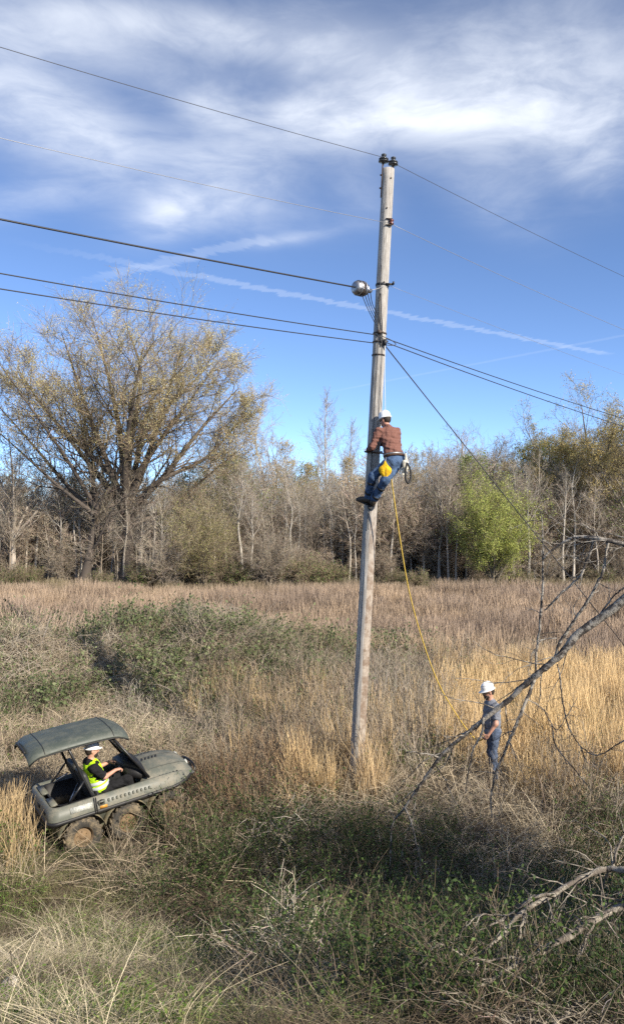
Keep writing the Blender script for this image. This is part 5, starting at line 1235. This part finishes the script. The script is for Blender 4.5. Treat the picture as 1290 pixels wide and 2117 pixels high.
def limb(s, a, b, c, ra, rb, rc, k=.03): s.chain([a, b, c], [ra, rb, rc], k)
def midp(a, b, t, off=(0, 0, 0)): return np.asarray(a) * (1 - t) + np.asarray(b) * t + np.asarray(off)

def make_person(label, J, wear, O, hh=.009):
    """J joints in world coordinates; wear says what covers them"""
    root = empty('person', O, (0, 0, 0), label, 'person'); A = {k: np.asarray(v, float) for k, v in J.items()}
    up = unit(A['neck'] - A['pelvis']); sh = unit(A['shoR'] - A['shoL']); fwd = A['fwd']; z = wear.get('size', 1.0)
    rotT = np.stack([unit(np.cross(up, sh)), sh, up], 1)
    s = SDF(); head(s, A['head'], A['face'], A['headup'], z); s.cone(A['neck'] - up * .03, A['head'] - unit(A['headup']) * .05 - unit(A['face']) * .015, .058, .054, .03)
    chest = midp(A['pelvis'], A['neck'], .70); waist = midp(A['pelvis'], A['neck'], .32)
    s.ell(chest, [.115, .17, .19], rotT, .05); s.ell(waist, [.11, .145, .17], rotT, .06); s.ell(A['pelvis'], [.115, .16, .12], rotT, .06)
    for q in 'LR':
        limb(s, A['sho' + q], A['elb' + q], A['wri' + q], .052, .040, .027, .035); hand(s, A['wri' + q], A['hd' + q], A['pa' + q], A['th' + q], 1.0, wear.get('curl' + q, .6))
        limb(s, A['hip' + q], A['kne' + q], A['ank' + q], .08, .052, .036, .05); s.cone(A['ank' + q], A['ank' + q] + unit(A['toe' + q]) * .10 - unit(A['kne' + q] - A['ank' + q]) * .045, .034, .024, .03)
    s.build('body', hh, wear['skin'], root, O)
    if 'shirt' in wear:
        s = SDF(); b = wear.get('belly', .0); s.ell(chest, [.135, .195, .20], rotT, .06); s.ell(waist + fwd * b * .4, [.128 + b, .17 + b * .5, .19], rotT, .07); s.ell(midp(A['pelvis'], A['neck'], wear.get('hem', .12)), [.132 + b * .6, .175, .10], rotT, .06)
        s.cone(A['shoL'], A['shoR'], .068, .068, .05); s.cone(A['neck'] - up * .05, A['neck'] + up * .005, .085, .066, .03)
        for q in 'LR':
            if wear['sleeve'] > 1: s.chain([A['sho' + q], A['elb' + q], midp(A['elb' + q], A['wri' + q], .93)], [.070, .057, .043], .04)
            else: e = midp(A['sho' + q], A['elb' + q], wear['sleeve']); s.chain([A['sho' + q], e], [.072, .066], .04)
        s.build('shirt', hh, wear['shirt'], root, O, .0065)
    s = SDF(); s.ell(A['pelvis'], [.128, .172, .13], rotT, .06)
    for q in 'LR': s.chain([A['hip' + q], A['kne' + q], A['ank' + q] + unit(A['kne' + q] - A['ank' + q]) * .03], [.096, .071, .064], .06)
    s.build('trousers', hh, wear['trousers'], root, O, .006)
    for q in 'LR':
        s = SDF(); t = unit(A['toe' + q]); k_ = unit(A['kne' + q] - A['ank' + q]); a = A['ank' + q]
        s.cone(a + k_ * .10, a - k_ * .01, .056, .054, .03); s.cone(a - k_ * .035 - t * .045, a - k_ * .035 + t * .11, .046, .047, .04); s.cone(a - k_ * .045 + t * .10, a - k_ * .045 + t * .165, .045, .036, .03); s.build('boot', .009, wear['boots'], root, O)
        g = G(); fr = np.array(frame(a - k_ * .088 + t * .05 - O, k_, t)); ol = outline(-.115, .155, .046, .045, .045, 5); rs = []
        for zz in (-.012, .012): rs.append(np.column_stack([ol, np.full(len(ol), zz)]) @ fr[:3, :3].T + fr[:3, 3])
        rings(g, rs, True, True); g.build('boot_sole', M['strapb'], root)
    if wear.get('hat', True): hard_hat(A['head'], A['face'], A['headup'], root, O, z * 1.0)
    face_parts(A['head'], A['face'], A['headup'], root, O, z, wear.get('beard'))
    s = SDF(); f_ = unit(A['face']); u_ = unit(A['headup'] - f_ * np.dot(A['headup'], f_)); rot = np.stack([f_, np.cross(f_, u_), u_], 1)
    s.ell(A['head'] + u_ * .012 - f_ * .035, np.array([.08, .081, .095]) * z, rot, .02); s.build('hair', .01, wear['hair'], root, O)
    return root, A, rotT

# ---- the worker who climbs the pole
fx = unit(np.array([-.62, .78, 0]))
def W(px, py, d): return at(px, py, d)
pel, nek = W(816, 951, 13.76), W(801, 884, 13.87)
rt = unit(np.array([.80, .38, 0])); hdc = W(796, 868.5, 13.93)
J = dict(fwd=fx, pelvis=pel, neck=nek, head=hdc, face=unit(np.array([-.72, .66, -.22])), headup=(.02, .0, 1),
         shoL=nek - rt * .185 + (0, 0, -.075), shoR=nek + rt * .195 + (0, 0, -.07), elbL=W(769, 924, 13.78), wriL=W(761, 931, 13.98), elbR=W(822, 920, 14.02), wriR=W(797, 917, 14.27),
         hdL=np.array([-.15, .9, .1]), paL=np.array([1., .2, 0]), thL=np.array([0, 0, 1.]), hdR=np.array([-.9, .25, 0]), paR=np.array([-.3, -1, 0]), thR=np.array([0, 0, 1.]),
         hipL=pel - rt * .10 + (0, 0, -.03), hipR=pel + rt * .09 + (0, 0, -.03), kneL=W(771, 984, 13.74), kneR=W(796, 993, 13.62), ankL=W(759, 1030, 13.98), ankR=W(772, 1036, 13.93),
         toeL=unit(np.array([-.75, .35, .12])), toeR=unit(np.array([-.1, .9, -.32])))
climber, A1, rT1 = make_person('worker in checked shirt, jeans and white hard hat climbing the pole', J,
    dict(skin=M['skin2'], shirt=M['plaid'], sleeve=2, trousers=M['denim'], boots=M['boot'], hair=M['hair'], hem=.16, curlL=1.0, curlR=1.0, size=1.0), A1o := W(770, 1045, 13.95), .009)
O1 = np.asarray(A1o)
s = SDF(); hand(s, A1['wriL'], A1['hdL'], A1['paL'], A1['thL'], 1.22, 1.0, .012); s.cone(A1['wriL'] - unit(A1['hdL']) * .05, A1['wriL'], .042, .038, .02); s.build('glove', .007, M['glove'], climber, O1)
s = SDF(); hand(s, A1['wriR'], A1['hdR'], A1['paR'], A1['thR'], 1.22, 1.0, .012); s.build('glove', .007, M['glove'], climber, O1)
bc = midp(A1['pelvis'], A1['neck'], .13)
def belt(c, rot, rx, ry, hgt, name, mat, parent, O):
    th = np.arange(32) / 32 * 2 * np.pi; rs = []
    for r_, z_ in ((.96, -hgt), (1.0, -hgt), (1.0, hgt), (.96, hgt)): rs.append(np.column_stack([rx * r_ * np.cos(th), ry * r_ * np.sin(th), np.full(32, z_)]) @ rot.T + c - O)
    rs.append(rs[0]); g = G(); rings(g, rs); return g.build(name, mat, parent)
belt(bc, rT1, .152, .200, .032, 'tool_belt', M['leather'], climber, O1)
belt(bc + unit(rT1[:, 2]) * .012, rT1, .156, .204, .010, 'belt_webbing', M['galv'], climber, O1)
# pole strap round the pole and safety glasses
ps = pole_axis(bc[2] + .10); th = np.linspace(R(-215), R(35), 24); loop = [ps + np.array([.155 * math.cos(a), -.155 * math.sin(a) * 1.0, 0]) for a in th]
g = G(); add_tube(g, smooth_path(np.array([bc - rt * .19] + loop[::-1] + [bc + rt * .19 + fx * .05]) - O1, 50), .011, 6); g.build('pole_strap', M['leather'], climber)
ff, uu = unit(J['face']), np.array([0, 0, 1.]); rr1 = np.cross(ff, uu)
g = G(); add_tube(g, smooth_path(np.array([hdc - rr1 * .082 - ff * .02, hdc - rr1 * .07 + ff * .08 + uu * .01, hdc + ff * .112 + uu * .012, hdc + rr1 * .07 + ff * .08 + uu * .01, hdc + rr1 * .082 - ff * .02]) - O1, 20), .009, 6); g.build('safety_glasses', M['spec'], climber)
# gaffs strapped to the shins
for q in 'LR':
    a, k_ = A1['ank' + q], A1['kne' + q]; d_ = unit(k_ - a); inn = unit(np.array([.5, -.8, 0])) * .07
    g = G(); add_tube(g, np.array([a - d_ * .07 + inn, a + d_ * .36 + inn]) - O1, .009, 6); g.build('climbing_iron', M['galv'], climber)
    for t_ in (.12, .33):
        g = G(); c_ = a + d_ * t_ - O1; fr = np.array(frame(c_, d_)); lathe(g, [(.070, -.02), (.077, -.02), (.077, .02), (.070, .02)], 18, fr); g.build('shin_strap', M['strapb'], climber)
# things hanging from his belt
bo_ = W(796, 973, 13.60); bag = empty('tool_bag', bo_, (0, 0, 0), 'yellow canvas bag hanging from the climber\'s belt', 'bag')
prof_ = np.array([(-2, 37), (6, 25), (11, 5), (7, -13), (-1, -19), (-8, -10), (-14, 3), (-7, 22)]) / 113.0 * 1.0
prof_[:, 1] -= .16
s = SDF(); C0 = np.zeros(3)
s.cone((.0, 0, .16), (0, 0, .06), .016, .062, .03); s.ell((.005, 0, .0), [.10, .045, .10], np.array(Matrix.Rotation(R(40), 3, 'Y')), .03); s.cone((-.06, 0, .02), (.01, 0, -.13), .05, .032, .04); s.cone((.06, 0, .0), (.01, 0, -.13), .045, .032, .04)
V, F = s.mesh('x', .009); V[:, 1] = np.where(np.abs(V[:, 0] - .005) < .012, V[:, 1] * .9, V[:, 1]); G().add(V, F).build('pouch', M['bagy'], bag, smooth=True)
g = G(); add_tube(g, smooth_path(np.array([(0, -.0, .14), (.01, .03, .20), (.02, .08, .26)]), 8), .008, 6); g.build('hook', M['galv'], bag)
g = G(); add_tube(g, smooth_path(np.array([(.003, -.044, .09), (.004, -.050, .0), (.006, -.046, -.09)]), 8), .005, 5); g.build('seam', M['leather'], bag)
bo_ = W(836, 970, 13.66); gl = empty('work_gloves', bo_, (0, 0, 0), 'off-white work gloves clipped to the climber\'s belt on the right', 'gloves')
s = SDF(); hand(s, np.array([0, 0, .05]), np.array([.05, -.1, -1.]), np.array([-.3, -1, 0]), np.array([-1., .2, 0]), 1.1, .5, .012); s.cone((0, .01, .12), (0, 0, .05), .045, .035, .02); s.build('glove', .007, M['glovew'], gl, np.zeros(3))
s = SDF(); s.cone((.03, .03, .16), (.05, .02, .02), .03, .03, .02); s.cone((.02, .02, .27), (.03, .03, .16), .018, .028, .02); s.build('cuff', .009, M['glovew'], gl, np.zeros(3))
g = G(); add_tube(g, [(.02, .03, .30), (.02, .03, .20)], .012, 6); g.build('clip', M['strapb'], gl)
bo_ = W(844, 981, 13.54); ls = empty('strap_loop', bo_, (0, 0, 0), 'black strap loop hanging from the right of the climber\'s belt', 'strap')
g = G(); P_ = smooth_path(np.array([(-.03, 0, .18), (-.055, -.02, .06), (-.05, -.03, -.08), (-.01, -.02, -.15), (.035, 0, -.09), (.045, .02, .03), (.01, .02, .15), (-.03, 0, .20)]), 36); add_tube(g, P_, .020, 6); g.build('webbing', M['strapb'], ls, smooth=True)
g = G(); lathe(g, [(.02, -.005), (.03, -.005), (.03, .005), (.02, .005)], 14, frame((-.02, 0, .20), (0, 1, 0))); g.build('ring', M['galv'], ls)

# ---- the worker standing in the grass
B2 = np.array([3.30, 14.15, float(ground(3.30, 14.15))]); B2[2] = max(B2[2], 0.0) - .0
f2 = unit(np.array([-.95, -.12, 0])); r2 = np.cross(f2, [0, 0, 1.]); lf2 = -r2
P2 = lambda f_, l_, z_: B2 + f2 * f_ + lf2 * l_ + np.array([0, 0, z_])
J = dict(fwd=f2, pelvis=P2(0, 0, .95), neck=P2(.03, 0, 1.47), head=P2(.085, 0, 1.655), face=unit(f2 + np.array([0, 0, -.28])), headup=(0, 0, 1),
         shoL=P2(.01, .195, 1.40), shoR=P2(.01, -.195, 1.40), elbL=P2(.04, .26, 1.13), wriL=P2(.17, .22, .92), elbR=P2(.06, -.25, 1.13), wriR=P2(.24, -.15, .98),
         hdL=unit(f2 * .6 - lf2 * .4 + np.array([0, 0, -.8])), paL=-lf2, thL=f2 + np.array([0, 0, .4]), hdR=unit(f2 * .8 + lf2 * .5 + np.array([0, 0, -.3])), paR=lf2, thR=np.array([0, 0, 1.]),
         hipL=P2(0, .10, .90), hipR=P2(0, -.10, .90), kneL=P2(.05, .13, .50), kneR=P2(-.02, -.12, .50), ankL=P2(.0, .14, .10), ankR=P2(-.07, -.13, .10), toeL=f2 + lf2 * .2, toeR=f2 - lf2 * .2)
stander, A2, rT2 = make_person('worker in grey t-shirt, jeans and white hard hat standing in the tall grass', J,
    dict(skin=M['skin'], shirt=M['greytee'], sleeve=.62, trousers=M['denim2'], boots=M['boot'], hair=M['hair'], beard=M['hair'], hem=-.06, belly=.035, curlL=.9, curlR=1.2, size=1.04), B2, .009)
ff = unit(J['face']); uu = np.array([0, 0, 1.]) ; rr1 = np.cross(ff, uu); hc = A2['head']
g = G(); add_tube(g, smooth_path(np.array([hc - rr1 * .085 - ff * .01, hc - rr1 * .07 + ff * .085 + uu * .0, hc + ff * .115, hc + rr1 * .07 + ff * .085, hc + rr1 * .085 - ff * .01]) - B2, 20), .012, 6); g.build('sunglasses', M['spec'], stander)

# ---- the driver
f3 = aw(1, 0, 0) - aw(0, 0, 0); l3 = aw(0, 1, 0) - aw(0, 0, 0); u3_ = aw(0, 0, 1) - aw(0, 0, 0)
J = dict(fwd=f3, pelvis=aw(-.30, -.25, .80), neck=aw(-.42, -.25, 1.31), head=aw(-.37, -.25, 1.475), face=unit(f3 - u3_ * .12), headup=u3_,
         shoL=aw(-.41, -.06, 1.235), shoR=aw(-.41, -.44, 1.235), elbL=aw(-.22, -.02, 1.09), wriL=aw(-.06, -.04, 1.125), elbR=aw(-.27, -.50, 1.07), wriR=aw(-.075, -.45, 1.115),
         hdL=f3 + l3 * .1, paL=-u3_, thL=-l3, hdR=f3 + l3 * .15, paR=-u3_, thR=l3,
         hipL=aw(-.26, -.16, .82), hipR=aw(-.26, -.34, .82), kneL=aw(.14, -.14, .90), kneR=aw(.13, -.40, .89), ankL=aw(.26, -.14, .50), ankR=aw(.24, -.38, .50), toeL=f3 + u3_ * .25, toeR=f3 + u3_ * .25)
O3 = aw(-.30, -.25, .72)
driver, A3, rT3 = make_person('driver in fluorescent vest and white hard hat seated in the vehicle', J,
    dict(skin=M['skin'], shirt=M['black'], sleeve=.80, trousers=M['black'], boots=M['boot'], hair=M['hair'], beard=M['hair'], hem=.05, belly=.015, curlL=1.2, curlR=1.2), O3, .009)
up3 = unit(A3['neck'] - A3['pelvis']); ch = midp(A3['pelvis'], A3['neck'], .70); wa = midp(A3['pelvis'], A3['neck'], .32)
s = SDF(); s.ell(ch, [.150, .188, .195], rT3, .06); s.ell(wa + f3 * .006, [.158, .190, .19], rT3, .06); s.ell(midp(A3['pelvis'], A3['neck'], .10), [.158, .192, .10], rT3, .06); s.cone(midp(A3['shoL'], A3['neck'], .15), midp(A3['shoR'], A3['neck'], .15), .070, .070, .04)
vest = s.build('vest', .009, M['vest'], driver, O3, .003)
th = np.arange(40) / 40 * 2 * np.pi
for t_, hgt in ((.36, .026), (.20, .026)):
    c_ = midp(A3['pelvis'], A3['neck'], t_) + f3 * .005; rs = [np.column_stack([.172 * np.cos(th), .206 * np.sin(th), np.full(40, z_)]) @ rT3.T + c_ - O3 for z_ in (-hgt, hgt)]; rs.append(np.column_stack([.168 * np.cos(th), .202 * np.sin(th), np.full(40, hgt)]) @ rT3.T + c_ - O3)
    g = G(); rings(g, rs); g.build('reflective_band', M['silver'], vest)
# ------------------------------------------------------------------ fallen limbs
BARKL, BARKD = (.30, .27, .225), (.13, .115, .10)
def bark_geo(name, pal, patch=.5):
    m = bpy.data.materials.new(name); m.use_nodes = True; t = NT(m.node_tree); p = t.n['Principled BSDF']; tcn = t.new('ShaderNodeTexCoord')
    a = t.noise(tcn.outputs['Object'], 9, 6, .65); b = t.noise(tcn.outputs['Object'], 60, 4, .6)
    c = t.mix(t.smooth(a, patch - .06, patch + .06), (*pal[0], 1), (*pal[1], 1)); c = t.mix(t.m('MULTIPLY', t.smooth(b, .5, .7), .5), c, (*(q * .5 for q in pal[0]), 1))
    t.l.new(c, p.inputs['Base Color']); p.inputs['Roughness'].default_value = .9; p.inputs['Specular IOR Level'].default_value = .15
    bp = t.new('ShaderNodeBump'); bp.inputs['Strength'].default_value = .7; bp.inputs['Distance'].default_value = .02; t.l.new(b, bp.inputs['Height']); t.l.new(bp.outputs[0], p.inputs['Normal']); return m
M['deadbark'] = bark_geo('peeling dead bark', ((.075, .065, .058), (.34, .31, .265)), .5)
M['deadbark2'] = bark_geo('pale dead bark', ((.14, .12, .10), (.31, .28, .23)), .5)
def limb_thing(name, label, paths, mat, seed, tw, group=None, cat='branch', bound=None):
    """paths: lists of (px, py, distance, radius in photo pixels); the first is the main limb, the others grow from it"""
    o0 = at(*paths[0][0][:3]); root = empty(name, o0, (0, 0, 0), label, cat, group); rg = np.random.default_rng(seed)
    PP = []
    for i, path in enumerate(paths):
        q = np.array([[*at(a_, b_, c_), r_ * .62 * c_ / FPX] for a_, b_, c_, r_ in path]); n_ = max(8, len(path) * 6); S = smooth_path(q, n_)
        wob = np.cumsum(rg.normal(size=(n_, 3)) * .0045, 0); wob -= np.linspace(0, 1, n_)[:, None] * wob[-1]
        P_ = S[:, :3] + wob - o0; rad_ = np.maximum(S[:, 3] * (1 + rg.normal(size=n_) * .08), .003)
        g = G(); add_tube(g, P_, rad_, 9 if i == 0 else 6); g.build('main_limb' if i == 0 else 'side_branch', mat, root, smooth=True)
        PP.append((P_, rad_))
    for i, (P_, rad_) in enumerate(PP):
        k = 3 * (tw[i] if i < len(tw) else tw[-1])
        if not k: continue
        k_sel = np.linspace(len(P_) * .15, len(P_) - 1, 12).astype(int); Pn = P_[None, k_sel]; Rn = rad_[None, k_sel]; L = np.array([np.linalg.norm(np.diff(P_, axis=0), axis=1).sum()])
        S_, D_, L_t, r_t = spawn(rg, Pn, Rn, L, k, .1, 1, .85, .3, .16, .35, None, .0035); L_t = np.clip(L_t * 1.25, .15, 1.0)
        T_, R_ = grow(rg, S_, D_, L_t, np.minimum(r_t, .008), 7, .2, -.06, .3); g = G(); V, F = tubes(T_, R_, 4); g.add(V, F)
        S_, D_, L2_, r2_ = spawn(rg, T_, R_, L_t, 4, .2, 1, .7, .3, .45, .6, None, .0022); T2, R2 = grow(rg, S_, D_, L2_, r2_, 5, .22, -.04, .4); V, F = tubes(T2, R2, 3); g.add(V, F); g.build('twigs', mat, root)['kind'] = 'stuff'
    return root
D = 9.6
limb_thing('leaning_limb', 'long dead leaning limb with peeling bark crossing before the standing worker', [
    [(1560, 960, 8.6, 17), (1400, 1120, 8.9, 16), (1290, 1238, 9.2, 14), (1200, 1310, 9.4, 13), (1150, 1362, 9.5, 11), (1108, 1395, 9.6, 10.5), (1060, 1437, 9.7, 9), (1005, 1480, 9.8, 8), (960, 1515, 9.9, 7), (905, 1565, 10, 6), (870, 1615, 10.1, 5), (835, 1668, 10.2, 4), (812, 1705, 10.3, 3), (806, 1790, 10.3, 2)],
    [(1108, 1395, 9.6, 4), (1112, 1330, 9.55, 4), (1119, 1260, 9.5, 4), (1122, 1180, 9.45, 3), (1119, 1100, 9.4, 2.2), (1116, 1050, 9.35, 1.2)],
    [(1148, 1366, 9.5, 5), (1155, 1335, 9.45, 5), (1178, 1296, 9.4, 5), (1206, 1252, 9.3, 5), (1240, 1188, 9.25, 4.5), (1250, 1150, 9.2, 4), (1257, 1119, 9.2, 4)],
    [(1105, 1400, 9.6, 6), (1085, 1445, 9.55, 5.5), (1060, 1500, 9.5, 5.5), (1040, 1552, 9.5, 5), (1022, 1600, 9.5, 4), (1013, 1650, 9.5, 3), (1016, 1690, 9.5, 2)],
    [(1152, 1372, 9.5, 2.5), (1160, 1440, 9.45, 2.5), (1172, 1500, 9.4, 2.2), (1200, 1545, 9.4, 2), (1215, 1580, 9.4, 1.3)],
    [(1000, 1485, 9.8, 5), (995, 1520, 9.75, 4), (982, 1550, 9.7, 3), (972, 1590, 9.7, 2.4), (962, 1640, 9.7, 1.5)],
    [(1150, 1320, 9.45, 2.5), (1125, 1322, 9.4, 2.5), (1105, 1345, 9.35, 2), (1092, 1385, 9.3, 1.2)],
    [(835, 1668, 10.2, 3), (850, 1700, 10.1, 2.5), (862, 1750, 10.0, 2), (870, 1800, 10.0, 1.3)],
    [(1085, 1445, 9.55, 1.8), (1122, 1462, 9.5, 1.8), (1146, 1506, 9.45, 1.6), (1170, 1482, 9.4, 1.4), (1192, 1442, 9.35, 1)],
    [(1140, 1498, 9.45, 2), (1150, 1540, 9.45, 2.4), (1180, 1580, 9.4, 2), (1215, 1625, 9.4, 1.4)],
    [(1200, 1545, 9.4, 2), (1240, 1560, 9.35, 2), (1290, 1530, 9.3, 2), (1340, 1490, 9.2, 2)],
    [(905, 1565, 10, 3), (870, 1560, 10, 2), (840, 1555, 10, 1.3)],
    [(1230, 1290, 9.35, 3), (1262, 1240, 9.3, 3), (1290, 1215, 9.2, 2.5), (1340, 1170, 9.1, 2)]],
    M['deadbark'], 3, [7, 3, 3, 5, 4, 4, 3, 3, 3])
limb_thing('arched_limb', 'thin dead limb arching over at the right edge above the field', [
    [(1560, 1190, 8.8, 9), (1400, 1145, 8.9, 8.5), (1290, 1124, 9.0, 8), (1230, 1112, 9.1, 7), (1185, 1110, 9.2, 5), (1150, 1131, 9.3, 3.6), (1122, 1156, 9.35, 2.5)],
    [(1228, 1113, 9.1, 4.5), (1216, 1150, 9.15, 4.2), (1196, 1190, 9.2, 4), (1160, 1226, 9.3, 3.5), (1125, 1262, 9.4, 2.5)],
    [(1150, 1160, 9.2, 1.6), (1175, 1148, 9.2, 1.6), (1200, 1160, 9.2, 1)]], M['deadbark'], 4, [6, 4, 2])
limb_thing('fallen_limb', 'pale forked limb lying over the brambles, upper of two at lower right', [
    [(1420, 1830, 5.35, 12.3), (1330, 1803, 5.66, 11.2), (1270, 1793, 5.87, 10.1), (1245, 1800, 5.86, 9.0), (1150, 1850, 5.70, 8.4), (1090, 1886, 5.59, 7.3), (1020, 1950, 5.47, 6.2), (950, 2000, 5.40, 5.0), (890, 2045, 5.42, 3.4)],
    [(1268, 1793, 5.87, 5.6), (1266, 1765, 5.86, 4.5), (1280, 1735, 5.92, 3.4), (1300, 1715, 5.92, 2.2)],
    [(1150, 1850, 5.70, 5.6), (1110, 1856, 5.69, 5.0), (1060, 1890, 5.67, 4.5), (1010, 1915, 5.59, 2.8)],
    [(1085, 1890, 5.58, 4.5), (1075, 1930, 5.52, 3.9), (1062, 1985, 5.43, 2.8)],
    [(1050, 1925, 5.54, 2.8), (1000, 1890, 5.48, 2.5), (960, 1915, 5.43, 1.8)],
    [(970, 1985, 5.45, 3.4), (920, 1955, 5.42, 3.4), (880, 1985, 5.46, 2.8), (830, 2030, 5.51, 2.0)]], M['deadbark2'], 5, [9, 3, 4, 3, 3, 4], 'fallen limbs on the near bank')
limb_thing('fallen_limb', 'pale straight limb lying over the brambles, lower of two at lower right', [
    [(1420, 1830, 5.15, 14.6), (1340, 1860, 5.35, 13.4), (1290, 1880, 5.46, 12.3), (1230, 1905, 5.47, 11.2), (1160, 1945, 5.41, 10.1), (1070, 1985, 5.31, 7.8), (1020, 2020, 5.24, 5.6), (980, 2040, 5.20, 3.4)],
    [(1225, 1908, 5.46, 4.5), (1212, 1940, 5.38, 4.5), (1200, 1975, 5.31, 3.4)],
    [(1080, 1985, 5.33, 4.5), (1050, 1978, 5.26, 3.9), (1010, 1985, 5.17, 3.4), (985, 1995, 5.11, 2.2)],
    [(1150, 1950, 5.39, 3.4), (1120, 1990, 5.29, 2.8), (1105, 2030, 5.20, 2.2)]], M['deadbark2'], 6, [8, 3, 3, 3], 'fallen limbs on the near bank')
limb_thing('fallen_limb', 'short bent pale stick lying at the bottom right edge', [
    [(1040, 2112, 5.04, 8.2), (1120, 2104, 5.09, 8.2), (1165, 2098, 5.15, 8.2), (1195, 2072, 5.20, 6.8), (1204, 2040, 5.25, 4.8)], [(1165, 2098, 5.15, 4.1), (1190, 2105, 5.09, 2.7)]], M['deadbark2'], 7, [3, 1], 'fallen limbs on the near bank')

# unseen leafy shrubs added on the bank right of the view to shade the brambles
shade_sh = shrub(501, 5.0, 2.0, (.16, .13, .10), 15000, [(.05, .085, .025), (.065, .10, .03), (.09, .13, .04)], 13, .10, (.17, .14, .1), 9)
for i, (x, y, s_, lab, pm) in enumerate([(6.4, 5.3, .72, 'unseen low leafy evergreen shrub added right of the view for shade', shade_sh), (7.9, 6.0, .85, 'unseen tall leafy evergreen shrub added right of the view for shade', shade_sh)]):
    place_tree('shade_shrub', pm, (x, y, float(ground(x, y)) - .05), i * 1.7, s_, lab, 'unseen shade shrubs beside the view', 'shrub', parts=('stems', 'crown'))
# pale lump of stone at the lower left
rg = np.random.default_rng(12); o_ = at(18, 2042, 6.35); o_[2] = float(ground(o_[0], o_[1])) + .10
s = SDF()
for k in range(7): s.ell(rg.normal(size=3) * np.array([.07, .06, .03]), rg.uniform(.05, .09, 3), None, .02)
V, F = s.mesh('x', .012); V = V + (np.array([[vnoise(a * 18, b * 18 + c * 11, 4) - .5 for a, b, c in V]]).T) * .035
M['stone'] = principled('pale stone', (.52, .48, .42), .9, 0, .2, .5, 9, (.28, .24, .19), .6, 30)
tag(G().add(V, F).build('rock', M['stone'], None, smooth=False, loc=o_), 'pale lump of stone half hidden in the straw at lower left', 'rock')
print('script seconds', round(time.time() - T0, 1))
